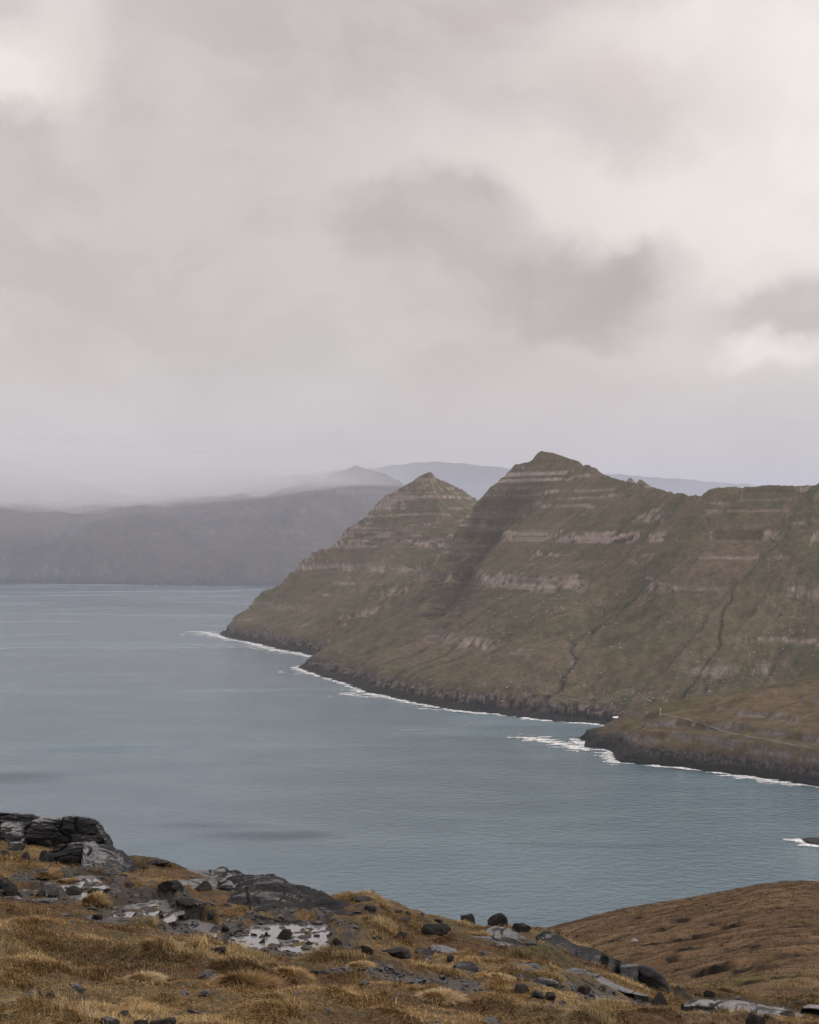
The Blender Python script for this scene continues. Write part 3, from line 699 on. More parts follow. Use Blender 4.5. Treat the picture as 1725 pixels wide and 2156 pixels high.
def boulder(label, x0, y0, x1, y1, mat=None, dep=0.8, sub=4, cuts=8, rot=0, cat='boulder', name='boulder', group='boulders and stones strewn over the grassy slope', bury=0.4, host=None, dist=None):
    NR[0] += 1
    px = (x0 + x1) / 2; p = at(px, y1, dist) if dist else ghit(px, y1 - 0.1 * (y1 - y0))
    d = p[1]; w = (x1 - x0) / F * d; h = (y1 - y0) / F * d * 1.03
    dd = max(w * dep, h * 0.8); h = max(0.45 * h, h - 0.17 * dd)
    v, t = rock_mesh(w, dd, h * (1 + bury), NR[0] * 13 + 5, sub, cuts)
    c, s = math.cos(rot), math.sin(rot)
    v = np.stack([v[:, 0], v[:, 1], v[:, 2] - h * bury], -1)
    o = mesh_obj(name, v, None, t, mat or M_BOULD)
    o.location = (p[0], p[1] + dd * 0.30, p[2])
    tag(o, label, cat, group)
    FOOT.append((p[0], p[1] + dd * 0.3, w * 0.5, dd * 0.5, 0.62))
    return o


def outcrop(label, top, foot, dcrest, back=0.9, mat=None, n=150, m=64, rough=0.10, seed=0, power=0.75, crack=0.8, name='rock_outcrop', cat='rock', group='grey rock outcrops along the edge of the slope'):
    """bedrock breaking out of the turf: a crest line, a foot on the ground and a back that falls away"""
    top = np.array(top, float); foot = np.array(foot, float)
    x0, x1 = top[0, 0], top[-1, 0]
    pxs = np.linspace(x0, x1, n); rows = []
    dcs = np.interp(pxs, [x0, x1], dcrest if isinstance(dcrest, tuple) else (dcrest, dcrest))
    for px, dc in zip(pxs, dcs):
        ty = np.interp(px, top[:, 0], top[:, 1]); fy = np.interp(px, foot[:, 0], foot[:, 1])
        C = at(px, ty, dc); Fp = ghit(px, max(fy, ty + 1))
        if Fp[1] > dc - 0.15: 
            Fp = np.array([u_of(px, fy) * (dc - 0.15), dc - 0.15, EYE + float(tan_row(fy)) * (dc - 0.15)])
        v = np.linspace(0, 1, m - 18)
        a = np.sin(v * math.pi / 2) ** power
        fr = Fp[None] + (C - Fp)[None] * np.stack([v, v, a], -1)
        vb = np.linspace(0, 1, 17)[1:]
        hgt = max(C[2] - Fp[2], 0.12) + 0.8
        bk = C[None] + np.stack([0 * vb, vb * back, -hgt * vb ** 1.8], -1)
        lo = Fp[None] + np.array([[0, 0.10, -0.7], [0, 0.04, -0.25]])
        rows.append(np.concatenate([lo, fr, bk]))
    V = np.array(rows); k = V.shape[1]; P = V.reshape(-1, 3)
    q = P * np.array((1, 1, 1.6))
    sc = 1.0
    disp = rough * (1.1 * fbm3(q * 0.8 + seed, 2, seed) + 0.30 * fbm3(q * np.array((2.2, 3.4, 5.0)) + seed, 3, seed + 4) + 0.16 * fbm3(q * np.array((6, 7, 16)) + seed, 3, seed + 6))
    cr = np.abs(n3(q * np.array((1.3, 0.9, 1.6)) + seed * 1.7, seed + 9)); disp -= rough * crack * np.exp(-(cr / 0.035) ** 2)
    cr2 = np.abs(n3(q * np.array((2.6, 2.2, 4.0)) + 30 + seed * 1.7, seed + 12)); disp -= rough * 0.45 * crack * np.exp(-(cr2 / 0.04) ** 2)
    nv = np.zeros((n, k, 3)); du = np.gradient(V, axis=0); dv = np.gradient(V, axis=1); nv = np.cross(du, dv); nv /= np.linalg.norm(nv, axis=-1, keepdims=True) + 1e-9
    V = V + nv * disp.reshape(n, k, 1)
    org = V.reshape(-1, 3).mean(0); org[2] -= 0.2
    quads = grid_quads(n, k)
    Vf = V.reshape(-1, 3) - org
    nb = len(Vf); cen = Vf[np.concatenate([np.arange(n) * k, np.arange(n) * k + k - 1])].mean(0); cen[2] -= 0.6
    Vf = np.vstack([Vf, cen])
    ring = list(np.arange(n) * k) + list((n - 1) * k + np.arange(1, k)) + list((np.arange(n) * k + k - 1)[::-1][1:]) + list(np.arange(k)[::-1][1:-1])
    tr = np.array([(ring[(i + 1) % len(ring)], ring[i], nb) for i in range(len(ring))], np.int32)
    o = mesh_obj(name, Vf, quads, tr, mat or M_SLAB); o.location = org
    tag(o, label, cat, group)
    for i in range(3, n - 3, 2):
        a, b = V[i, 2], C
        ymid = (V[i, 2, 1] + V[i, -1, 1]) / 2
        FOOT.append((V[i, 10, 0], ymid, 0.10, abs(V[i, -1, 1] - V[i, 2, 1]) / 2 * 0.95, 1.0))
    return o


outcrop('flat topped rock at the top left corner of the slope, furthest back', [(-160, 1712), (-60, 1704), (0, 1706), (20, 1707), (45, 1711), (70, 1714), (82, 1721), (92, 1733)], [(-160, 1745), (0, 1742), (92, 1742)], 31.2, 1.2, seed=1)
outcrop('broad wet grey ledge with a dark squared end above the water', [(-160, 1722), (0, 1722), (30, 1727), (60, 1733), (95, 1727), (140, 1724), (152, 1720), (185, 1722), (201, 1726), (208, 1738), (214, 1750), (223, 1766), (231, 1790)], [(-160, 1790), (0, 1770), (90, 1780), (160, 1778), (231, 1796)], 29.6, 1.3, seed=2, rough=0.12, power=0.62)
outcrop('smooth wet grey ledge in front of the squared one, its end round', [(96, 1790), (110, 1778), (124, 1772), (152, 1770), (196, 1774), (208, 1782), (232, 1787), (252, 1796), (266, 1808), (274, 1822), (279, 1840)], [(96, 1806), (130, 1812), (190, 1832), (230, 1840), (279, 1843)], 27.6, 0.9, seed=3, rough=0.10, power=0.6)
outcrop('long low rock with a pointed hump beside the great whaleback', [(364, 1842), (380, 1836), (400, 1829), (430, 1828), (448, 1831), (460, 1825), (471, 1823), (484, 1829), (498, 1836), (512, 1845), (524, 1850)], [(364, 1850), (450, 1852), (524, 1862)], 28.6, 0.9, seed=5, rough=0.09)
outcrop('pale flat slab behind the two dark blocks left of the whaleback', [(312, 1862), (330, 1853), (380, 1848), (440, 1850), (480, 1856), (500, 1862)], [(312, 1866), (400, 1872), (500, 1872)], 26.6, 0.5, seed=6, rough=0.05)
outcrop('low cracked grey slab in the mud beyond the single dark boulder', [(288, 1888), (300, 1876), (330, 1871), (360, 1873), (384, 1881), (392, 1892)], [(288, 1892), (330, 1902), (392, 1900)], 24.3, 0.4, seed=7, rough=0.06)
outcrop('great dark whaleback rock, largest on the slope', [(424, 1888), (450, 1872), (487, 1856), (524, 1846), (552, 1839), (575, 1839), (590, 1843), (624, 1861), (647, 1872), (667, 1888), (700, 1903), (741, 1915), (770, 1925), (800, 1933)], [(424, 1892), (460, 1902), (506, 1920), (560, 1932), (610, 1942), (700, 1948), (760, 1944), (800, 1937)], (27.6, 25.6), 1.3, n=260, m=110, seed=8, rough=0.12, power=0.7, crack=0.3, mat=rock_mat('dark_wet_basalt', (0.011, 0.011, 0.013), (0.029, 0.027, 0.028), 0.40, 0.3, 1.0, (0.7, 0.7, 2.2), 0.45))
outcrop('flat grey slab below the round boulder on the skyline', [(1026, 1958), (1045, 1951), (1075, 1956), (1100, 1966), (1122, 1982), (1140, 2006)], [(1026, 1968), (1070, 1985), (1110, 2006), (1140, 2014)], 25.6, 0.5, seed=9, rough=0.05)
outcrop('thin striped slab lying in the grass left of the flat slab', [(974, 1978), (985, 1971), (1020, 1972), (1060, 1971), (1085, 1976), (1108, 1990)], [(974, 1982), (1000, 1990), (1060, 1990), (1108, 1998)], 24.6, 0.4, seed=10, rough=0.05)
outcrop('small grey slab tilted in the grass above the two low domed stones', [(898, 1996), (912, 1989), (935, 1992), (960, 2001), (966, 2008)], [(898, 1999), (930, 2006), (966, 2011)], 22.4, 0.3, n=80, m=44, seed=11, rough=0.04)
outcrop('long sloping rock rib running down to the right edge of the slope', [(1130, 1972), (1150, 1965), (1175, 1970), (1201, 1981), (1248, 1994), (1287, 2013), (1326, 2027), (1365, 2039), (1392, 2058), (1410, 2078), (1417, 2096)], [(1130, 1978), (1160, 1992), (1193, 2005), (1228, 2021), (1279, 2040), (1341, 2069), (1380, 2086), (1417, 2099)], (26.2, 23.0), 0.9, n=240, m=90, seed=12, rough=0.06, power=0.6, crack=0.25, mat=M_RIB)
outcrop('thin dark edged slab lying below the long rock rib', [(1184, 2044), (1205, 2038), (1232, 2042), (1271, 2058), (1300, 2074), (1335, 2084), (1366, 2094)], [(1184, 2048), (1215, 2056), (1260, 2080), (1300, 2088), (1366, 2098)], (22.3, 21.6), 0.4, n=120, m=50, seed=13, rough=0.05)
outcrop('small pale slab in grass left of the thin dark edged one', [(1084, 2038), (1095, 2029), (1125, 2028), (1146, 2036), (1156, 2048)], [(1084, 2041), (1120, 2048), (1156, 2052)], 20.6, 0.3, n=80, m=44, seed=14, rough=0.04)
outcrop('flat pale stone in grass above the trio of dark stones', [(1122, 2066), (1135, 2058), (1160, 2060), (1176, 2069)], [(1122, 2069), (1150, 2072), (1176, 2072)], 19.2, 0.25, n=70, m=40, seed=15, rough=0.03)
M_WETS = rock_mat('streaming_wet_basalt', (0.03, 0.03, 0.03), (0.06, 0.06, 0.06), 0.24, 0.2, 1.0, sheen=1.5, wr=(0.42, 0.50, 0.4, 0.85))
outcrop('shining wet slab at the lower right corner of the slope', [(1440, 2112), (1470, 2104), (1500, 2107), (1560, 2108), (1600, 2114), (1650, 2124), (1694, 2138)], [(1440, 2118), (1500, 2124), (1560, 2134), (1640, 2140), (1694, 2142)], (21.6, 20.6), 0.6, n=150, m=50, seed=16, rough=0.02, power=0.5, mat=M_WETS)
outcrop('narrow wet ledge at the right edge of the slope, behind the shining slab', [(1690, 2118), (1705, 2112), (1730, 2117), (1780, 2124), (1820, 2134)], [(1690, 2122), (1740, 2126), (1820, 2138)], 22.2, 0.4, n=80, m=44, seed=17, rough=0.04, mat=M_WETS)

B, GB = M_BOULD, M_GREYB
BOULDERS = [
    ('low domed boulder on the skyline between left ledges and whaleback', 305, 1805, 355, 1824, GB, .9), ('flat stone in the grass under the low domed skyline boulder', 290, 1823, 318, 1834, GB, .8),
    ('blocky dark boulder with a flat top, left of two before the pale slab', 331, 1850, 376, 1874, B, .9), ('small dark stone leaning on the flat topped dark boulder', 358, 1855, 388, 1874, B, .8), ('dark wedge shaped boulder beside the whaleback foot', 407, 1855, 446, 1877, B, .8),
    ('single rough dark boulder standing at the whaleback end of the mud', 368, 1892, 411, 1914, B, .9),
    ('wide brown boulder capping the grassy mound right of the whaleback', 739, 1885, 782, 1899, GB, .8), ('half buried brown stone on the side of the grassy mound', 766, 1905, 794, 1920, B, .8), ('small dark stone on the skyline just past the grassy mound', 823, 1914, 848, 1923, B, .7), ('tiny peaked stone on the skyline past the grassy mound', 853, 1919, 867, 1930, B, .8),
    ('flat oval grey stone in the grass below the skyline pair', 836, 1931, 863, 1942, GB, .8), ('long black boulder half sunk in grass, its end broken', 887, 1942, 950, 1968, B, .7), ('grey domed boulder left of the long black one', 827, 1961, 858, 1978, GB, .8),
    ('large low domed boulder in the grass right of the pools', 798, 1994, 867, 2018, GB, .7), ('low domed boulder, right of the larger domed one', 870, 1996, 916, 2016, GB, .8), ('dark upright stone at the muddy edge left of the large domed boulder', 760, 1990, 786, 2012, B, .8),
    ('dark pointed boulder on the skyline, left of the round one', 970, 1924, 1002, 1943, B, .9), ('big round dark boulder standing out on the skyline', 1027, 1922, 1071, 1952, B, .9), ('low dark boulder on the skyline between round boulder and rock rib', 1079, 1943, 1120, 1966, B, .8),
    ('rounded boulder in grass below the thin striped slab', 998, 2006, 1028, 2024, B, .8), ('long flat backed boulder in the middle of the lower grass', 954, 2027, 1010, 2045, GB, .7), ('small dark stone above the long flat backed boulder', 940, 2012, 957, 2027, B, .8), ('sliver of dark stone on the skyline left of the pointed boulder', 910, 1934, 933, 1942, B, .7),
    ('rounded dark stone, left of the trio below the small slabs', 1083, 2074, 1116, 2096, B, .9), ('pointed dark stone, middle of the trio below the small slabs', 1120, 2086, 1146, 2104, B, .8), ('tilted dark wedge, right of the trio below the small slabs', 1144, 2090, 1171, 2109, B, .6), ('broken black stone below the thin dark edged slab', 1217, 2075, 1247, 2096, B, .8),
    ('flat dark stone by itself in the pale grass below the pools', 641, 2041, 672, 2053, B, .7), ('thin slate coloured stone beside the flat dark one', 666, 2042, 693, 2051, GB, .7),
    ('largest black rock standing in the bright pool', 584, 1959, 613, 1983, B, .9), ('upright black stone at the near rim of the bright pool', 544, 1977, 559, 1993, B, .8), ('flat topped black rock at the left end of the bright pool', 490, 1959, 515, 1973, B, .8), ('small black stone in the left half of the bright pool', 528, 1965, 542, 1976, B, .9), ('twin lumped stone at the right end of the pools', 695, 1973, 722, 1990, B, .8), ('tiny stone poking from the water left of the largest pool rock', 558, 1962, 565, 1972, B, .9), ('small low stone in the right hand pool', 642, 1982, 660, 1991, B, .8), ('little stone at the far rim of the right hand pool', 660, 1967, 674, 1976, B, .8),
    ('small upright stone beside the shallow stony puddle', 331, 1918, 345, 1933, B, .8), ('grey rounded stone in the mud right of the stony puddle', 375, 1921, 397, 1938, GB, .9), ('black squat boulder in the mud below the whaleback', 432, 1917, 456, 1935, B, .9), ('dark peaked stone in the mud above the thin puddle strip', 462, 1947, 485, 1961, B, .8), ('dark stone at the near edge of the mud, right of a long flat one', 469, 1982, 489, 1999, B, .8), ('long flat dark stone at the near edge of the mud', 437, 1993, 474, 2010, B, .6), ('small black stone in the mud under the rough dark boulder', 310, 1935, 325, 1944, B, .8), ('lone stone in grass left of the mud flat', 195, 1925, 215, 1938, B, .7),
    ('largest dark stone of the row along the left puddle', 130, 1866, 169, 1892, B, .8), ('dark lumpy boulder at the left edge beside the long puddle', -6, 1851, 35, 1888, B, .9), ('small dark stone between the two puddles under the left ledges', 182, 1872, 209, 1889, B, .8), ('dark stone at the left end of the row along the puddle', 73, 1871, 98, 1889, B, .8), ('low dark stone next to the largest one of the puddle row', 98, 1876, 131, 1892, B, .7), ('little black stone at the right end of the left puddles', 214, 1870, 232, 1881, B, .8), ('flat grey stone on the turf above the stony puddle', 247, 1857, 285, 1869, GB, .7),
    ('small blue grey stone near the lower left corner', 48, 2092, 66, 2108, GB, .8), ('broad blue grey stone near the lower left corner', 88, 2091, 121, 2112, GB, .7), ('brown rounded stone at the lower left, below the broad one', 38, 2115, 60, 2134, B, .8), ('flat stone sunk in russet moss at the bottom edge', 244, 2128, 277, 2145, GB, .7), ('angular dark stone on the bottom edge, left of a larger one', 208, 2142, 249, 2164, GB, .8), ('largest blue grey stone on the bottom edge', 312, 2141, 371, 2164, GB, .7), ('pale thin flake of stone lying on the grass at lower left', 152, 2080, 179, 2090, GB, .6), ('low dark stone between the two stones on the bottom edge', 278, 2148, 310, 2164, B, .7), ('dark stone in the lower left corner', -8, 2136, 16, 2158, B, .8),
    ('dark angular stone tucked under the broad wet ledge', 83, 1767, 111, 1785, B, .8), ('pale smooth stone below the broad wet ledge', 14, 1772, 54, 1793, M_SLAB, .7), ('dark broken stone on the shelf of the broad wet ledge', 39, 1752, 77, 1771, B, .7), ('long dark stone at the left edge under the top ledge', -6, 1754, 40, 1772, B, .6), ('dark stone in grass left of the smooth wet ledge', 38, 1793, 63, 1814, B, .8), ('grey upright stone at the left tip of the smooth wet ledge', 81, 1791, 103, 1816, GB, .8), ('dark stone at the left edge, level with the smooth ledge', -6, 1791, 18, 1813, B, .8),
    ('dark three cornered boulder at the foot of the rock rib', 1416, 2079, 1456, 2116, B, .8), ('leaning grey wedge beside the three cornered boulder', 1370, 2089, 1408, 2124, GB, .6), ('small dark stone beyond the shining wet slab', 1482, 2087, 1506, 2102, B, .8), ('flat pale chip of stone below the rock rib', 1247, 2075, 1278, 2085, GB, .7),
    ('dark block on the bottom edge below the shining wet slab', 1570, 2134, 1614, 2164, B, .8), ('small block leaning on the dark one below the shining slab', 1606, 2134, 1631, 2149, B, .8), ('low dark stone at the right end of the shining slab', 1644, 2130, 1678, 2147, B, .7), ('dark stone behind the right end of the shining slab', 1673, 2106, 1698, 2117, B, .8), ('flat grey stone in the dark turf left of the leaning wedge', 1338, 2100, 1362, 2110, GB, .7),
]
for (lab, x0, y0, x1, y1, mt, dp) in BOULDERS:
    big = (x1 - x0) > 28
    boulder(lab, x0, y0, x1, y1, mt, dp, 5 if big else 4, 12 if big else 10)

# ------------------------------------------------------------------ ground sheet, pools, gravel and grass
BLOCK = np.zeros(gz.shape, bool)
for (a, b, w, d, lim) in FOOT:
    i0, i1 = np.searchsorted(gys, b - d), np.searchsorted(gys, b + d) + 1
    j0, j1 = np.searchsorted(gus, (a - w) / (b - d)) - 3, np.searchsorted(gus, (a + w) / (b - d)) + 4
    i0, j0 = max(i0, 0), max(j0, 0)
    BLOCK[i0:i1, j0:j1] |= ((GX[i0:i1, j0:j1] - a) / (w + 1e-6)) ** 2 + ((GY[i0:i1, j0:j1] - b) / (d + 1e-6)) ** 2 < lim


def patch(x, y): return fbm(x / 1.7, y / 2.3, 4, 121), fbm(x / 3.6 + 9, y / 3.2, 3, 122), fbm(x / 0.55, y / 0.6, 3, 123)


def build_ground():
    a, b, c_ = patch(GX, GY)
    rust, straw, moss, soil = (np.array(k) for k in ((0.072, 0.040, 0.015), (0.104, 0.070, 0.031), (0.044, 0.041, 0.014), (0.018, 0.015, 0.012)))
    c = lerp(rust, straw, smooth(-0.3, 0.4, b)[..., None]); c = lerp(c, moss, 0.7 * smooth(0.1, 0.6, a)[..., None]); c = lerp(c, soil, 0.55 * smooth(0.1, 0.5, c_)[..., None])
    mm = np.clip(mud * smooth(-0.5, 0.1, fbm(GX / 0.3, GY / 0.35, 3, 130)), 0, 1)
    c = lerp(c, soil * (0.8 + 0.8 * smooth(-.3, .5, c_))[..., None], mm[..., None])
    V = np.stack([GX, GY, gz], -1).reshape(-1, 3)
    o = mesh_obj('ground', V, grid_quads(len(gys), len(gus))[:, ::-1], mat=M_GROUND, col=c.reshape(-1, 3), attrs={'wet': mm.ravel()})
    tag(o, 'peaty mossy ground of the near slope', 'ground', kind='structure')


build_ground()
for (lab, lev, d) in WATER:
    wetv = (gz < lev) & (d < 1.12)
    kq = wetv[:-1, :-1] | wetv[1:, :-1] | wetv[:-1, 1:] | wetv[1:, 1:]
    V, q = compact(np.stack([GX, GY, np.full(GX.shape, lev)], -1).reshape(-1, 3), grid_quads(*GX.shape, kq))
    o = V.mean(0); w_ = mesh_obj('puddle', V - o, q[:, ::-1], mat=M_PUD); w_.location = o
    tag(w_, lab, 'puddle', 'rain puddles in the mud flat', kind='structure')


def build_gravel():
    rng = np.random.RandomState(3); v0, t0 = ico(2); Vs, Ts, Cs, k = [], [], [], 0
    n = 0
    while n < 2600:
        u = rng.uniform(-0.31, 0.31); y = rng.uniform(9.5, 30); x = u * y
        i, j = np.searchsorted(gys, y), np.searchsorted(gus, u)
        if mud[min(i, len(gys) - 1), min(j, len(gus) - 1)] < 0.45 and rng.rand() > 0.05: continue
        s = rng.choice([0.015, 0.025, 0.045, 0.075], p=[.45, .36, .155, .035]) * rng.uniform(.7, 1.3)
        v = v0 * rng.uniform(0.65, 1.2, 3) * s; v += s * 0.22 * rng.normal(size=v.shape) * np.array((1, 1, .8)); v[:, 2] *= 0.7
        Vs.append(v + np.array((x, y, HG.z(x, y) + s * 0.15))); Ts.append(t0 + k); k += len(v0); n += 1
        Cs.append(np.tile(np.array((0.022, 0.021, 0.021)) * rng.uniform(.5, 1.9), (len(v0), 1)))
    o = mesh_obj('gravel', np.vstack(Vs), None, np.vstack(Ts), vcol_mat('wet_gravel', 0.4, 0.5, 30, .7, 1.3, 0.3, 0.01), np.vstack(Cs), smooth_=False)
    tag(o, 'wet dark gravel and small stones strewn in the mud', 'gravel', kind='stuff')


build_gravel()


def blades(x, y, z, h, lean, az, w, col, name, label, parent=None, cat='grass', kind='stuff', bend=0.5):
    """each blade: a tapered, bending strip of two segments"""
    n = len(x); ca, sa = np.cos(az), np.sin(az)
    sx, sy = -np.sin(az + 0.9), np.cos(az + 0.9)
    base = np.stack([x, y, z - 0.02], -1)
    m1 = base + np.stack([ca * lean * h * 0.35, sa * lean * h * 0.35, h * (0.62 - 0.1 * lean)], -1)
    tp = base + np.stack([ca * lean * h, sa * lean * h, h * np.maximum(1.0 - 0.45 * lean * bend * 2, 0.12)], -1)
    sd_ = np.stack([sx * w, sy * w, 0 * w], -1)
    V = np.stack([base - sd_ * .5, base + sd_ * .5, m1 + sd_ * .4, m1 - sd_ * .4, tp], 1).reshape(-1, 3)
    i = np.arange(n, dtype=np.int32)[:, None] * 5
    q = i + np.array([[0, 1, 2, 3]], np.int32); t = i + np.array([[3, 2, 4]], np.int32)
    c = np.repeat(col[:, None], 5, 1) * np.array([0.85, 0.85, 1, 1, 1.06])[None, :, None]
    o = mesh_obj(name, V, q, t, M_GRASS, c.reshape(-1, 3), parent=parent)
    tag(o, label, cat, kind=kind)
    return o


def build_grass():
    rng = np.random.RandomState(5); N = 1500000
    y = np.where(rng.rand(N) < 0.5, np.sqrt(rng.uniform(9.0 ** 2, 33.0 ** 2, N)), 9.0 * (26 / 9.0) ** rng.rand(N)); u = rng.uniform(-0.33, 0.335, N); x = u * y
    i = np.clip(np.searchsorted(gys, y), 0, len(gys) - 1); j = np.clip(np.searchsorted(gus, u), 0, len(gus) - 1)
    m = mud[i, j]
    a, b, c_ = patch(x, y)
    tus = smooth(0.0, 0.55, fbm(x / 0.75, y / 0.85, 3, 140)); tall = smooth(0.05, 0.5, fbm(x / 2.6, y / 2.8, 3, 141) + 0.25 * smooth(-0.05, -0.3, u) * smooth(22, 14, y))
    keep = rng.rand(N) < (0.62 + 0.7 * tus) * (1 - m) ** 2
    keep &= rng.rand(N) > 0.55 * smooth(0.25, 0.6, a) * (1 - tall)
    keep &= ~BLOCK[i, j]
    x, y, a, b, tus, tall, i, j = (k[keep] for k in (x, y, a, b, tus, tall, i, j)); n = len(x)
    z = HG.z(x, y)
    h = (0.045 + 0.07 * tus + 0.08 * tall * tus + 0.03 * tall) * rng.uniform(0.6, 1.35, n)
    az = 3.3 + 1.3 * fbm(x / 1.3, y / 1.5, 2, 145) * 2 + rng.normal(0, 0.75, n)
    lean = np.clip(rng.normal(0.95, 0.35, n), 0.15, 1.7)
    straw, gold, rust, olive, pale = (np.array(k) for k in ((0.39, 0.270, 0.120), (0.33, 0.198, 0.070), (0.205, 0.098, 0.028), (0.12, 0.110, 0.036), (0.56, 0.43, 0.24)))
    r = rng.rand(n, 1)
    c = lerp(rust, gold, smooth(-0.45, 0.25, b + 0.5 * tall)[:, None]); c = lerp(c, straw, (smooth(0.0, 0.6, tall + 0.4 * b) * 0.85)[:, None])
    c = np.where(r < 0.15, pale, np.where(r < 0.27, olive, np.where(r < 0.36, rust, c)))
    c = c * rng.uniform(0.45, 1.0, (n, 1)) * (0.62 + 0.5 * smooth(-.5, .35, b + 0.6 * fbm(x / 4.5, y / 3.0, 3, 150)))[:, None]
    w = (0.0025 + 0.00018 * y) * rng.uniform(0.7, 1.4, n)
    blades(x, y, z, h, lean, az, w, c, 'grass', 'dry golden brown grass covering the near slope')


build_grass()

def build_hill_grass():
    rng = np.random.RandomState(15); N = 330000
    y = np.sqrt(rng.uniform(62 ** 2, 262 ** 2, N)); u = rng.uniform(0.07, 0.31, N); x = u * y; z = HH.z(x, y)
    cl = fbm(x / 1.6, y / 1.6, 3, 160); k = rng.rand(N) < 0.35 + 0.8 * smooth(-.2, .5, cl); x, y, z, cl = x[k], y[k], z[k], cl[k]; n = len(x)
    h = (0.13 + 0.22 * smooth(0, .6, cl)) * rng.uniform(.6, 1.4, n)
    b = fbm(x / 30, y / 10, 4, 95); r = rng.rand(n, 1)
    c = lerp(np.array((0.095, 0.057, 0.027)), np.array((0.19, 0.125, 0.066)), smooth(-.5, .6, b + 0.7 * cl)[:, None]); c = np.where(r < .15, np.array((.26, .18, .10)), np.where(r < .4, np.array((.062, .042, .022)), c))
    c = c * rng.uniform(.55, 1.1, (n, 1))
    blades(x, y, z, h, np.clip(rng.normal(.9, .35, n), .1, 1.6), 3.3 + rng.normal(0, .9, n), (0.008 + 0.00010 * y) * rng.uniform(.7, 1.4, n), c, 'moor_grass', 'brown moor grass covering the hill across the slope')


build_hill_grass()

TUSS = [('pale spiky round tussock on its own near the bottom', 305, 2068, 60, (.46, .34, .19)), ('wide dark based tussock clump left of centre near the bottom', 520, 2085, 100, (.24, .15, .06)), ('pale wispy tussock at the bottom, right of centre', 930, 2112, 70, (.42, .30, .16)), ('golden tussock just right of the wide dark based clump', 620, 2062, 60, (.34, .22, .10)),
        ('pale tussock to the left of the trio of dark stones', 1055, 2064, 40, (.44, .32, .17)), ('small round tussock beside the long left puddle', 141, 1862, 32, (.26, .17, .07)), ('tall straw tussock where the grass meets the mud flat', 200, 1898, 46, (.32, .22, .10)), ('rusty tussock by the leaning grey wedge', 1350, 2106, 44, (.22, .13, .05)), ('pale tussock below the large low domed boulder', 760, 2040, 44, (.40, .28, .14)), ('brown tussock at the left, in front of the smooth ledge', 105, 1850, 40, (.28, .18, .08))]
for k, (lab, px, py, rad, col) in enumerate(TUSS):
    rng = np.random.RandomState(200 + k); p = ghit(px, py); R = rad / F * p[1] * 0.62; n = int(2600 * min(1, rad / 70)) 
    rr = R * 0.75 * np.sqrt(rng.rand(n)); an = rng.uniform(0, 2 * math.pi, n)
    x = rr * np.cos(an) + p[0]; y = rr * np.sin(an) * 0.8 + p[1]
    hh = R * rng.uniform(0.4, 0.95, n) * (1.1 - 0.35 * rr / R)
    cc = np.array(col)[None] * rng.uniform(0.5, 1.2, (n, 1))
    o = blades(x - p[0], y - p[1], HG.z(x, y) - p[2], hh, np.clip(0.35 + 0.9 * rr / R + rng.normal(0, .18, n), .05, 1.5), an + rng.normal(0, .5, n), np.full(n, 0.005 + 0.0003 * p[1]), cc, 'grass_tussock', lab, cat='grass tussock', kind='thing')
    o.location = p; o['group'] = 'tussocks rising from the grass'

# ------------------------------------------------------------------ surf along the shores
def surf(label, pts, wide, seed, cell=1.3, zoff=0.25, smin=0.0, inset=10):
    """broken water: lumpy sheets and streaks of foam that thin out to sea"""
    P = np.array(pts, float); x0, y0 = P.min(0) - wide * 1.3; x1, y1 = P.max(0) + wide * 1.3
    X, Y = np.meshgrid(np.arange(x0, x1, cell), np.arange(y0, y1, cell * 1.6))
    d, sa, _ = poly_dist(X + 6 * fbm(X / 40, Y / 40, 3, seed + 7), Y + 6 * fbm(X / 40 + 3, Y / 40, 3, seed + 8), P, False)
    wid = wide * np.clip(0.30 + 0.95 * fbm(sa / (wide * 2.2), sa * 0, 4, seed), smin, 1.3)
    nn = 1.15 * fbm(X / 34, Y / 13, 4, seed + 1) + 0.25 * fbm(X / 4, Y / 5, 2, seed + 2)
    keep = (nn + 0.34 - 0.75 * d / (wid + 1e-6) + 0.30 * np.exp(-(d / 8) ** 2)) > 0
    z = zoff + np.clip(0.8 * (nn + 0.35), 0, 2) * np.exp(-d / 14) * 1.6 + 0.12 * np.clip(nn, 0, 1)
    kq = keep[:-1, :-1] & keep[1:, :-1] & keep[:-1, 1:] & keep[1:, 1:]
    cov = smooth(-0.02, 0.40, nn + 0.34 - 0.75 * d / (wid + 1e-6) + 0.30 * np.exp(-(d / 8) ** 2)) * (0.55 + 0.45 * smooth(-.3, .3, fbm(X / 6, Y / 9, 2, seed + 4)))
    V, q, cv = compact(np.stack([X, Y, z], -1).reshape(-1, 3), grid_quads(*X.shape, kq), cov.ravel())
    o = mesh_obj('surf', V, q[:, ::-1], mat=M_FOAM, attrs={'cover': cv})
    tag(o, label, 'surf', kind='stuff')


surf('white surf along the farther headland', [sea_at(*p) for p in ((405, 1330), (430, 1331), (452, 1337), (480, 1346), (520, 1353), (580, 1368), (630, 1377), (662, 1386))], 150, 301, 1.9, smin=0.18)
surf('white surf along the nearer mountain shore', shore_a[1:], 105, 311, 1.4, smin=0.15)
surf('white surf round the low headland with the road', coast_c[:14], 60, 321, 1.0, smin=0.16)
surf('streaks of white foam off the tip of the low headland', [sea_at(*p) for p in ((1095, 1552), (1130, 1556), (1165, 1563), (1200, 1570), (1225, 1578))], 60, 331, 1.0, smin=0.5)
surf('thin far surf line under the cloud covered mountains', [sea_at(*p) for p in ((200, 1231.5), (330, 1233), (520, 1235.5))], 90, 341, 6.0)

